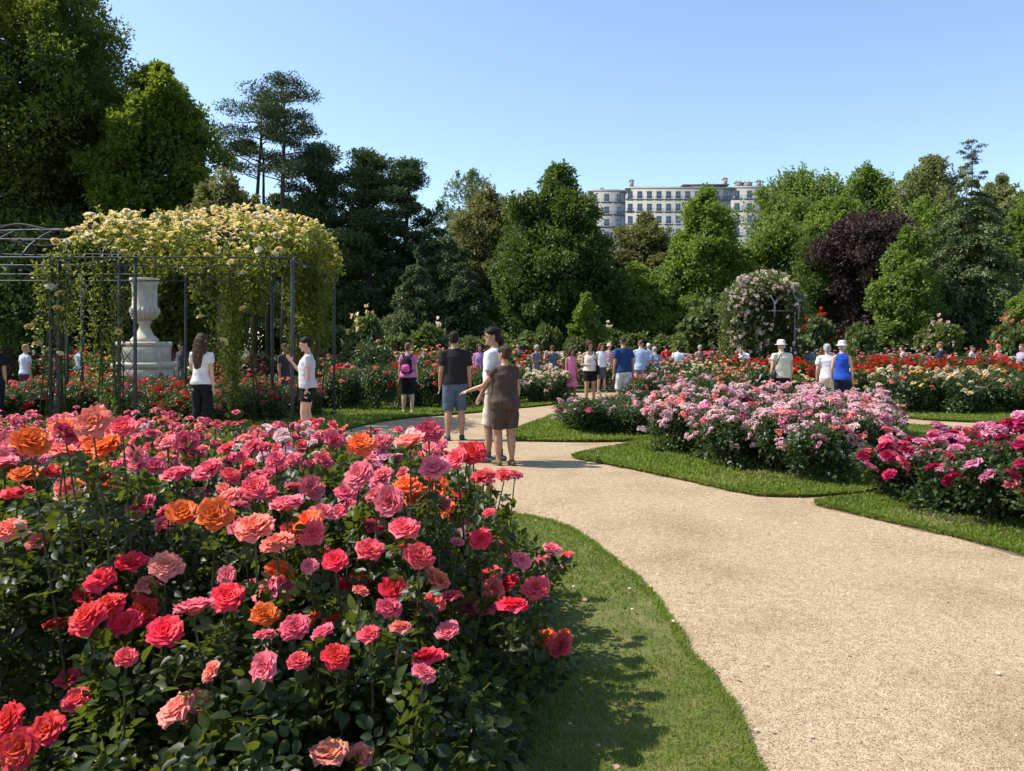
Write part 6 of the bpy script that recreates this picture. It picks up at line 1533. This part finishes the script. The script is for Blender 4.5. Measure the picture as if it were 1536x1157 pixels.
person('bald man in navy T-shirt and pale blue trousers by the scarlet roses', 1411, 24.5, 1.70, BACK + .9, 'm', 'tan', 1.1, ('tee', 'tee_dark_navy', (.022, .03, .055)), ('pants', 'trousers_pale_blue', (.34, .40, .46)), ('buzz', 'lightbrown'), vox=.016, loose=1.2, seed=31)
person('visitor in red and white top far right of the bald man', 1497, 28.5, 1.62, .5, 'f', 'fair', 1.0, ('tee', 'tee_coral', (.60, .20, .18)), ('pants', 'trousers_grey', (.16, .16, .17)), ('short', 'brown'), hat=('cap_rose', (.5, .12, .12), 'cap'), vox=.02, seed=32)
person('visitor in mauve top cut off by the right edge of the picture', 1533, 26.0, 1.62, -1.2, 'f', 'fair', 1.0, ('tee', 'top_mauve', (.36, .30, .42)), ('shorts', 'shorts_pink', (.5, .2, .25), .5), ('short', 'lightbrown'), vox=.02, seed=33)
person('visitor in pale flowered top between the bald man and the red top', 1458, 30.0, 1.58, .7, 'f', 'fair', 1.0, ('tee', 'top_pale_flower', (.48, .38, .42)), ('pants', 'trousers_grey', (.16, .16, .17)), ('short', 'brown'), vox=.022, seed=34)
person('visitor in blue top half hidden by red shrub roses left of the hats', 1216, 30.0, 1.52, BACK, 'm', 'tan', 1.1, ('tee', 'top_steel_blue', (.12, .18, .28)), ('pants', 'trousers_grey', (.16, .16, .17)), ('short', 'black'), vox=.022, seed=35)
person('visitor in white top standing under the rose arch', 1115, 29.0, 1.56, BACK - .6, 'm', 'fair', 1.0, ('tee', 'tee_white', (.72, .73, .76)), ('shorts', 'shorts_khaki', (.30, .25, .17), .5), ('short', 'brown'), lean=.15, vox=.022, seed=36)
person('visitor in khaki top left of the rose arch', 1050, 31.0, 1.60, .4, 'm', 'tan', 1.0, ('tee', 'top_khaki', (.30, .28, .20)), ('shorts', 'shorts_khaki', (.30, .25, .17), .5), ('short', 'grey'), vox=.022, seed=37)
person('visitor in dark rose top next to the arch legs', 1070, 34.0, 1.62, .2, 'f', 'tan', 1.0, ('tee', 'top_dark_rose', (.22, .10, .11)), ('shorts', 'shorts_khaki', (.30, .25, .17), .5), ('long', 'brown'), vox=.024, seed=38)
person('visitor in pale grey top, nearest to the arch on its left', 1089, 31.5, 1.57, BACK + .2, 'f', 'fair', 1.0, ('tee', 'top_pale_grey', (.45, .44, .44)), ('shorts', 'shorts_khaki', (.30, .25, .17), .5), ('short', 'lightbrown'), vox=.022, seed=39)
